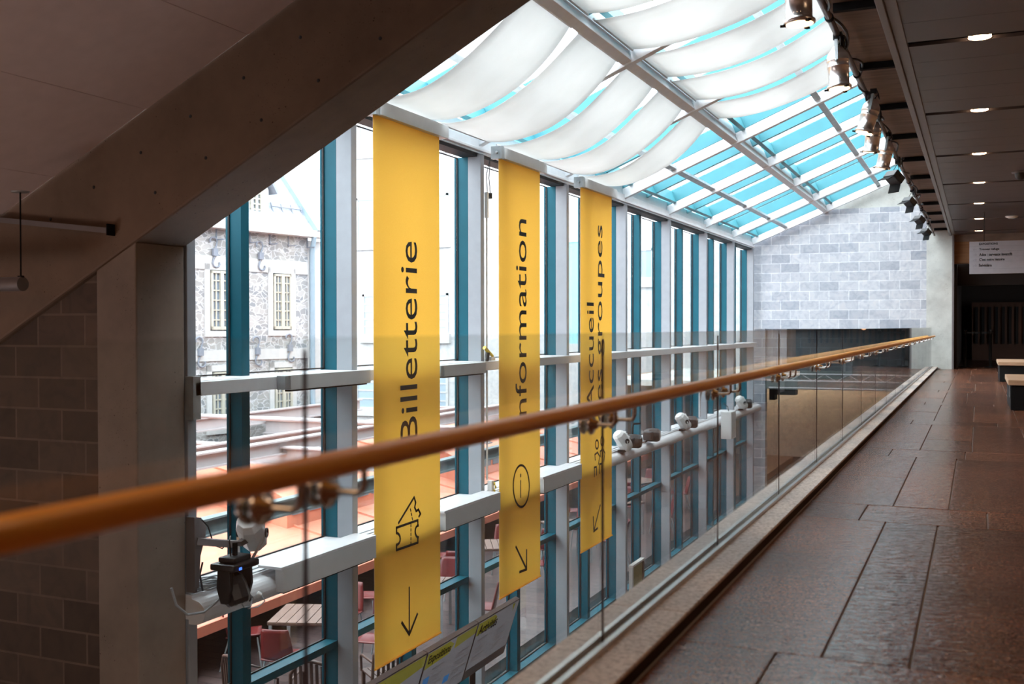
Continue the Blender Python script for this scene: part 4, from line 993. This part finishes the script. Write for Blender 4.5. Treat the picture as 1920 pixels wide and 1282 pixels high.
o = MB().tube([(0, 0, 0), (6.4, 0, 0)], .05, 10).build('white_pipe', M['beam_white']); o.location = (-16.3, 18.2, -.82); tag(o, 'thin white pipe crossing above the steel beams', 'pipe')
ibeam((-16.3, 16.6, -1.35), (-10.1, 16.6, -1.35), .36, .25, M['beam_white'], 'pale steel cross beam nearest the left column')
ibeam((-16.3, 21.5, -1.35), (-10.1, 21.5, -1.35), .36, .25, M['beam_white'], 'pale steel cross beam behind the Billetterie banner')
ibeam((-16.3, 26.8, -1.35), (-10.1, 26.8, -1.35), .36, .25, M['beam_white'], 'pale steel cross beam behind the Information banner')

# old stone house
TH = math.radians(10.4)
HU = Vector((math.sin(TH), math.cos(TH), 0)); HN = Vector((math.cos(TH), -math.sin(TH), 0)); HO = Vector((-17.1, 21.6, 0))
def onF(x, y):
    d = px(x, y); t = (HO-CAM).dot(HN)/d.dot(HN); p = CAM+d*t; w = p-HO; return (w.dot(HU), p.z)
r = thing('stone_house', 'old rubble stone house with white multi-pane windows and slate roof', 'house', HO, -TH)
# local axes: x' = HN, y' = HU
ue = onF(577, 600)[0]; zt = onF(490, 436)[1]
MB().box(-7, 0, -14, ue, -3.6, zt).build('wall', M['rubble'], r)
MB().box(-.9, .04, ue, ue+1.3, -3.6, zt-.1).build('end_pier', M['dressed'], r)
rp = [(.25, zt+.12), (-3.6, zt+5.6), (-3.75, zt+5.6), (-.05, zt+.12)]
q = MB(); q.prism([(.28, zt+.10), (-3.5, zt+4.6), (-7.3, zt+.10)], lambda u, v: (u, -14, v), (0, 14+ue+.1, 0)); q.build('roof', M['slate'], r)
MB().bar((.32, ue+.1, zt+.12), (-3.5, ue+.1, zt+4.68), .16, .14, (0, 1, 0)).build('roof_verge', M['ext_glass'], r)
MB().box(.0, .34, -14, ue+.5, zt-.02, zt+.16).build('gutter', M['dressed'], r)
q = MB()
for x in (405, 437, 468, 505, 540, 575): u = onF(x, 430)[0]; q.box(0, .3, u-.015, u+.015, zt-.3, zt-.27); q.box(.0, .03, u-.015, u+.015, zt-.3, zt)
q.build('gutter_bracket', M['iron'], r)
za, zb = onF(490, 493)[1], onF(490, 503)[1]; MB().box(.0, .03, -14, ue, zb-.1, za+.1).build('string_course', M['dressed'], r)
za, zb = onF(490, 660)[1], onF(490, 668)[1]; MB().box(.0, .03, -14, ue, zb-.08, za+.08).build('string_course', M['dressed'], r)
def house_window(x0, x1, y0, y1, lab=None):
    u0, z1 = onF(x0, y0)[0], onF((x0+x1)/2, y0)[1]; u1, z0 = onF(x1, y1)[0], onF((x0+x1)/2, y1)[1]
    s = MB(); e = .17; s.box(0, .05, u0-e, u1+e, z0-e, z0-.03); s.box(0, .04, u0-e, u0-.02, z0-.03, z1+e); s.box(0, .04, u1+.02, u1+e, z0-.03, z1+e); s.box(0, .04, u0-e, u1+e, z1+.02, z1+e)
    s.build('window_surround', M['dressed'], r)
    fr = MB(); fr.box(.0, .07, u0, u0+.06, z0, z1); fr.box(.0, .07, u1-.06, u1, z0, z1); fr.box(0, .07, u0, u1, z0, z0+.08); fr.box(0, .07, u0, u1, z1-.06, z1)
    m_ = (u0+u1)/2; fr.box(0, .08, m_-.05, m_+.05, z0, z1)
    for q_ in (.25, .75): uu = u0+(u1-u0)*q_; fr.box(.01, .05, uu-.018, uu+.018, z0, z1)
    for k in range(1, 6): zz = z0+(z1-z0)*k/6; fr.box(.01, .05, u0, u1, zz-.016, zz+.016)
    f_ = fr.build('window', M['cream'], r)
    MB().box(.002, .012, u0, u1, z0, z1).build('pane', M['pane_dark'], f_)
house_window(393, 433, 508, 618); house_window(511, 544, 514, 617)
house_window(397, 434, 697, 800); house_window(514, 546, 690, 782); house_window(330, 352, 500, 618)
# dormer on the roof
u0 = onF(470, 380)[0]; u1 = onF(503, 380)[0]; zd0, zd1 = onF(487, 409)[1], onF(487, 352)[1]
q = MB(); q.prism([(u0-.15, zd0), (u1+.15, zd0), (u1+.15, zd1), ((u0+u1)/2, zd1+.8), (u0-.15, zd1)], lambda u, v: (-.15, u, v), (-2.0, 0, 0)); q.build('dormer', M['dressed'], r)
q = MB(); m_ = (u0+u1)/2
for s0, s1 in (((m_, zd1+.86), (u0-.35, zd1-.08)), ((m_, zd1+.86), (u1+.35, zd1-.08))): q.bar((-1.2, s0[0], s0[1]), (-1.2, s1[0], s1[1]), 2.4, .07, (0, 0, 1))
q.build('dormer_roof', M['slate'], r)
fr = MB(); X0 = -.15
fr.box(X0, X0+.06, u0+.1, u0+.18, zd0+.1, zd1); fr.box(X0, X0+.06, u1-.18, u1-.1, zd0+.1, zd1); fr.box(X0, X0+.06, m_-.04, m_+.04, zd0+.1, zd1)
for k in range(6): zz = zd0+.1+(zd1-zd0-.1)*k/5; fr.box(X0, X0+.05, u0+.1, u1-.1, zz-.02, zz+.02)
fo = fr.build('window', M['cream'], r); MB().box(X0, X0+.01, u0+.1, u1-.1, zd0+.1, zd1).build('pane', M['pane_dark'], fo)
# rooftop rail
q = MB()
ua, ub = onF(520, 410)[0], onF(575, 412)[0]
for dz in (.35, .55, .75): q.tube([(-.2, ua, zt+dz), (-.2, ub, zt+dz)], .015, 6)
for k in range(4): uu = ua+(ub-ua)*k/3; q.tube([(-.0, uu, zt+.2), (-.25, uu, zt+.85)], .02, 6)
q.build('snow_guard', M['iron'], r)
# downpipe at the corner
u = onF(580, 600)[0]; MB().tube([(.12, u, -3.4), (.12, u, zt-.4), (.3, u-.1, zt)], .07, 10).build('downpipe', M['ext_glass'], r)
# wrought-iron wall anchors
def anchor(x, y, lab):
    u, z = onF(x, y); rr = thing('wall_anchor', lab, 'wall anchor', HO+HU*u+HN*.06+Vector((0, 0, z)), -TH)
    q = MB(); pts = []
    for k in range(13): t = -.35*PI+1.35*PI*k/12; pts.append((0, -.085*math.cos(t)*-1*-1+.0, .26+.085*math.sin(t)))
    top = [(0, -.13, .24), (0, -.15, .29), (0, -.11, .35), (0, -.03, .37), (0, .04, .34), (0, .07, .27), (0, .05, .18), (0, .0, .08), (0, -.01, .0)]
    bot = [(0, -a[1], -a[2]) for a in top]
    q.tube(top, .022, 6); q.tube(bot, .022, 6); q.build('scroll', M['iron'], rr)
    MB().box(-.03, .04, -.07, .07, -.09, .09).build('plate', M['iron'], rr)
anchor(400, 473, 'S-shaped iron wall anchor high on the stone house, left one above the window')
anchor(486, 480, 'S-shaped iron wall anchor high on the stone house, just right of the teal mullion')
anchor(373, 660, 'S-shaped iron wall anchor lowest and farthest left on the stone house')
anchor(480, 658, 'S-shaped iron wall anchor below the string course, just right of the teal mullion')
anchor(541, 652, 'S-shaped iron wall anchor under the right stone house window, nearest the corner')

# pale modern building
YB = 39.0
r = thing('pale_building', 'tall pale clad building with wide recessed windows behind everything', 'building', (-20, YB, -3.6))
MB().box(-22, 26, 0, 12, 0, 24).build('wall', M['ext_white'], r)
def bwin(x0, x1, y0, y1, m='ext_glass', name='window', nx=0, nz=0):
    a = onY(x0, y0, YB); c = onY(x1, y1, YB); X0_, X1_ = a.x+20, c.x+20; z1 = (a.z)+3.6; z0 = onY(x0, y1, YB).z+3.6
    w = MB(); w.box(X0_, X1_, -.02, .0, z0, z1); wo = w.build(name, M[m], r)
    fr = MB(); e = .1; fr.box(X0_-e, X0_, -.06, 0, z0-e, z1+e); fr.box(X1_, X1_+e, -.06, 0, z0-e, z1+e); fr.box(X0_-e*2, X1_+e*2, -.14, 0, z0-.38, z0); fr.box(X0_-e, X1_+e, -.06, 0, z1, z1+e)
    for k in range(1, nx): xx = X0_+(X1_-X0_)*k/nx; fr.box(xx-.03, xx+.03, -.04, -.021, z0, z1)
    for k in range(1, nz): zz = z0+(z1-z0)*k/nz; fr.box(X0_, X1_, -.04, -.021, zz-.03, zz+.03)
    fr.build('window_frame', M['dressed'], wo)
bwin(676, 838, 240, 282); bwin(672, 837, 376, 453); bwin(684, 837, 556, 626, nx=6, nz=5); bwin(672, 837, 700, 762, nx=5, nz=4)
bwin(604, 622, 262, 300); bwin(1067, 1140, 454, 644, 'ext_teal_glass', nx=2)
bwin(1203, 1222, 470, 520, 'ext_glass')

# terrace furniture
def make_chair(lab, loc, rz, grp=None):
    r = thing('terrace_chair', lab, 'chair', loc, rz, grp)
    def seat(u, v): x = -.22+.44*v; y = -.22+.46*u; return (x, y, .45+.02*(2*v-1)**2-.02*u)
    s = MB().grid(seat, 8, 8).build('seat', M['red'], r); md = s.modifiers.new('t', 'SOLIDIFY'); md.thickness = .02
    def back(u, v): w = .22-.04*u**2; x = -w+2*w*v; return (x, .24+.10*u-.03*(2*v-1)**2, .45+.42*u)
    s = MB().grid(back, 8, 8).build('backrest', M['red'], r); md = s.modifiers.new('t', 'SOLIDIFY'); md.thickness = .02
    for sx in (-1, 1):
        MB().tube([(.19*sx, -.18, .44), (.23*sx, -.24, 0)], .012, 8).build('leg', M['grey_steel'], r)
        MB().tube([(.18*sx, .20, .43), (.22*sx, .32, 0)], .012, 8).build('leg', M['grey_steel'], r)
    return r
def make_table(lab, loc, rz, s_=.8):
    r = thing('terrace_table', lab, 'table', loc, rz); h = s_/2; q = MB()
    for k in range(7): x = -h+s_*k/7; q.box(x+.006, x+s_/7-.006, -h, h, .71, .735)
    q.box(-h, h, -h+.02, -h+.06, .685, .71); q.box(-h, h, h-.06, h-.02, .685, .71); q.build('slatted_top', M['table_wood'], r)
    for sx in (-1, 1):
        for sy in (-1, 1): MB().box(sx*(h-.04)-.02, sx*(h-.04)+.02, sy*(h-.04)-.02, sy*(h-.04)+.02, 0, .685).build('leg', M['grey_steel'], r)
    return r
ZT = -3.6
def gp(x, y, z=ZT): p = onZ(x, y, z); return Vector((p.x, p.y, ZT))
t = gp(582, 1150, ZT+.73); make_table('slatted square terrace table left of the Billetterie banner with red chairs around', t, .35, .95)
c0 = make_chair('red chair at the left side of the nearest slatted table', t+Vector((-.85, -.35, 0)), .35+PI/2+.25)
def chair(lab, p, rz): 
    c = copy_tree(c0, None, p, rz, lab); c['group'] = 'red terrace chairs'; return c
c0['group'] = 'red terrace chairs'
chair('red chair in front of the nearest slatted table, turned away', t+Vector((.25, -.95, 0)), PI+.25)
chair('red chair beyond the right corner of the nearest slatted table', t+Vector((-.1, 1.0, 0)), .2)
chair('red chair right of the nearest slatted table by the window post', t+Vector((.95, .1, 0)), -PI/2+.3)
spots = [((-7.9, 14.3), 'behind the Billetterie banner'), ((-8.3, 17.3), 'right of the Billetterie banner'), ((-7.6, 19.8), 'beyond the Information banner'),
         ((-7.5, 22.9), 'beyond the farthest banner'), ((-8.0, 26.2), 'in the far bays')]
for i, ((x, y), wd) in enumerate(spots):
    t = Vector((x, y, ZT)); make_table('slatted square terrace table '+wd, t, .3+.2*i, .85)
    for k, (dx, dy, rz, pos) in enumerate(((-.95, -.1, PI/2, 'left'), (.0, 1.0, 0, 'far'), (.05, -1.0, PI, 'near'), (.98, .05, -PI/2, 'right'))):
        chair('red chair, %s side of table %s' % (pos, wd), t+Vector((dx, dy, 0)), rz+.3+random.uniform(-.2, .2))
# round-backed wooden chairs by the glass
def wood_chair(lab, loc, rz):
    r = thing('wooden_chair', lab, 'chair', loc, rz)
    q = MB()
    for k in range(6): q.box(-.24+.082*k, -.17+.082*k, -.22, .24, .43, .45)
    q.build('seat', M['dark_wood'], r)
    q = MB(); top = [(-.26, .24, .44), (-.25, .27, .75), (-.15, .29, .88), (0, .30, .92), (.15, .29, .88), (.25, .27, .75), (.26, .24, .44)]
    q.tube(top, .022, 8); q.build('back_frame', M['dark_wood'], r)
    for k in range(7):
        x = -.19+.063*k; zt_ = .90-abs(x)*.35; MB().bar((x, .25, .45), (x, .285, zt_), .035, .012, (0, 1, 0)).build('back_slat', M['dark_wood'], r)
    for sx in (-1, 1):
        MB().box(sx*.22-.02, sx*.22+.02, -.21, -.17, 0, .43).build('leg', M['dark_wood'], r); MB().box(sx*.22-.02, sx*.22+.02, .19, .23, 0, .43).build('leg', M['dark_wood'], r)
        MB().tube([(sx*.26, .25, .66), (sx*.27, -.1, .66), (sx*.25, -.2, .62), (sx*.24, -.2, .43)], .016, 8).build('armrest', M['dark_wood'], r)
    return r
wood_chair('dark slatted wooden armchair close to the glass at the bottom left', (-7.75, 9.95, ZT), PI-.5)
wood_chair('dark slatted wooden armchair right of the teal mullion at the bottom', (-7.0, 10.2, ZT), PI+.3)
wood_chair('dark slatted wooden armchair behind the low teal sill at the bottom', (-6.7, 11.2, ZT), PI+.9)
# leafy planter
p = Vector((-8.1, 9.1, 0)); r = thing('planted_tub', 'reddish leafy shrub in a low tub at the bottom left corner of the window', 'planter', (p.x, p.y, ZT))
MB().lathe([(0, 0), (.24, 0), (.32, .34), (.34, .36), (.30, .36), (.28, .30), (0, .30)], n=20).build('tub', M['dark_wood'], r)
q = MB(); rnd = random.Random(3)
for k in range(650):
    a = rnd.uniform(0, 2*PI); h = rnd.uniform(0, 1); R_ = .42*math.sqrt(rnd.random())*(1-.5*h); c = Vector((R_*math.cos(a), R_*math.sin(a), .34+.34*h))
    d = Vector((rnd.uniform(-1,1), rnd.uniform(-1,1), rnd.uniform(-.3,1))).normalized(); s_ = d.cross(Vector((0,0,1))).normalized()*.018
    q.add([c-d*.035, c+s_, c+d*.035, c-s_], [(0, 1, 2, 3)])
q.build('leaves', M['leaf'], r)
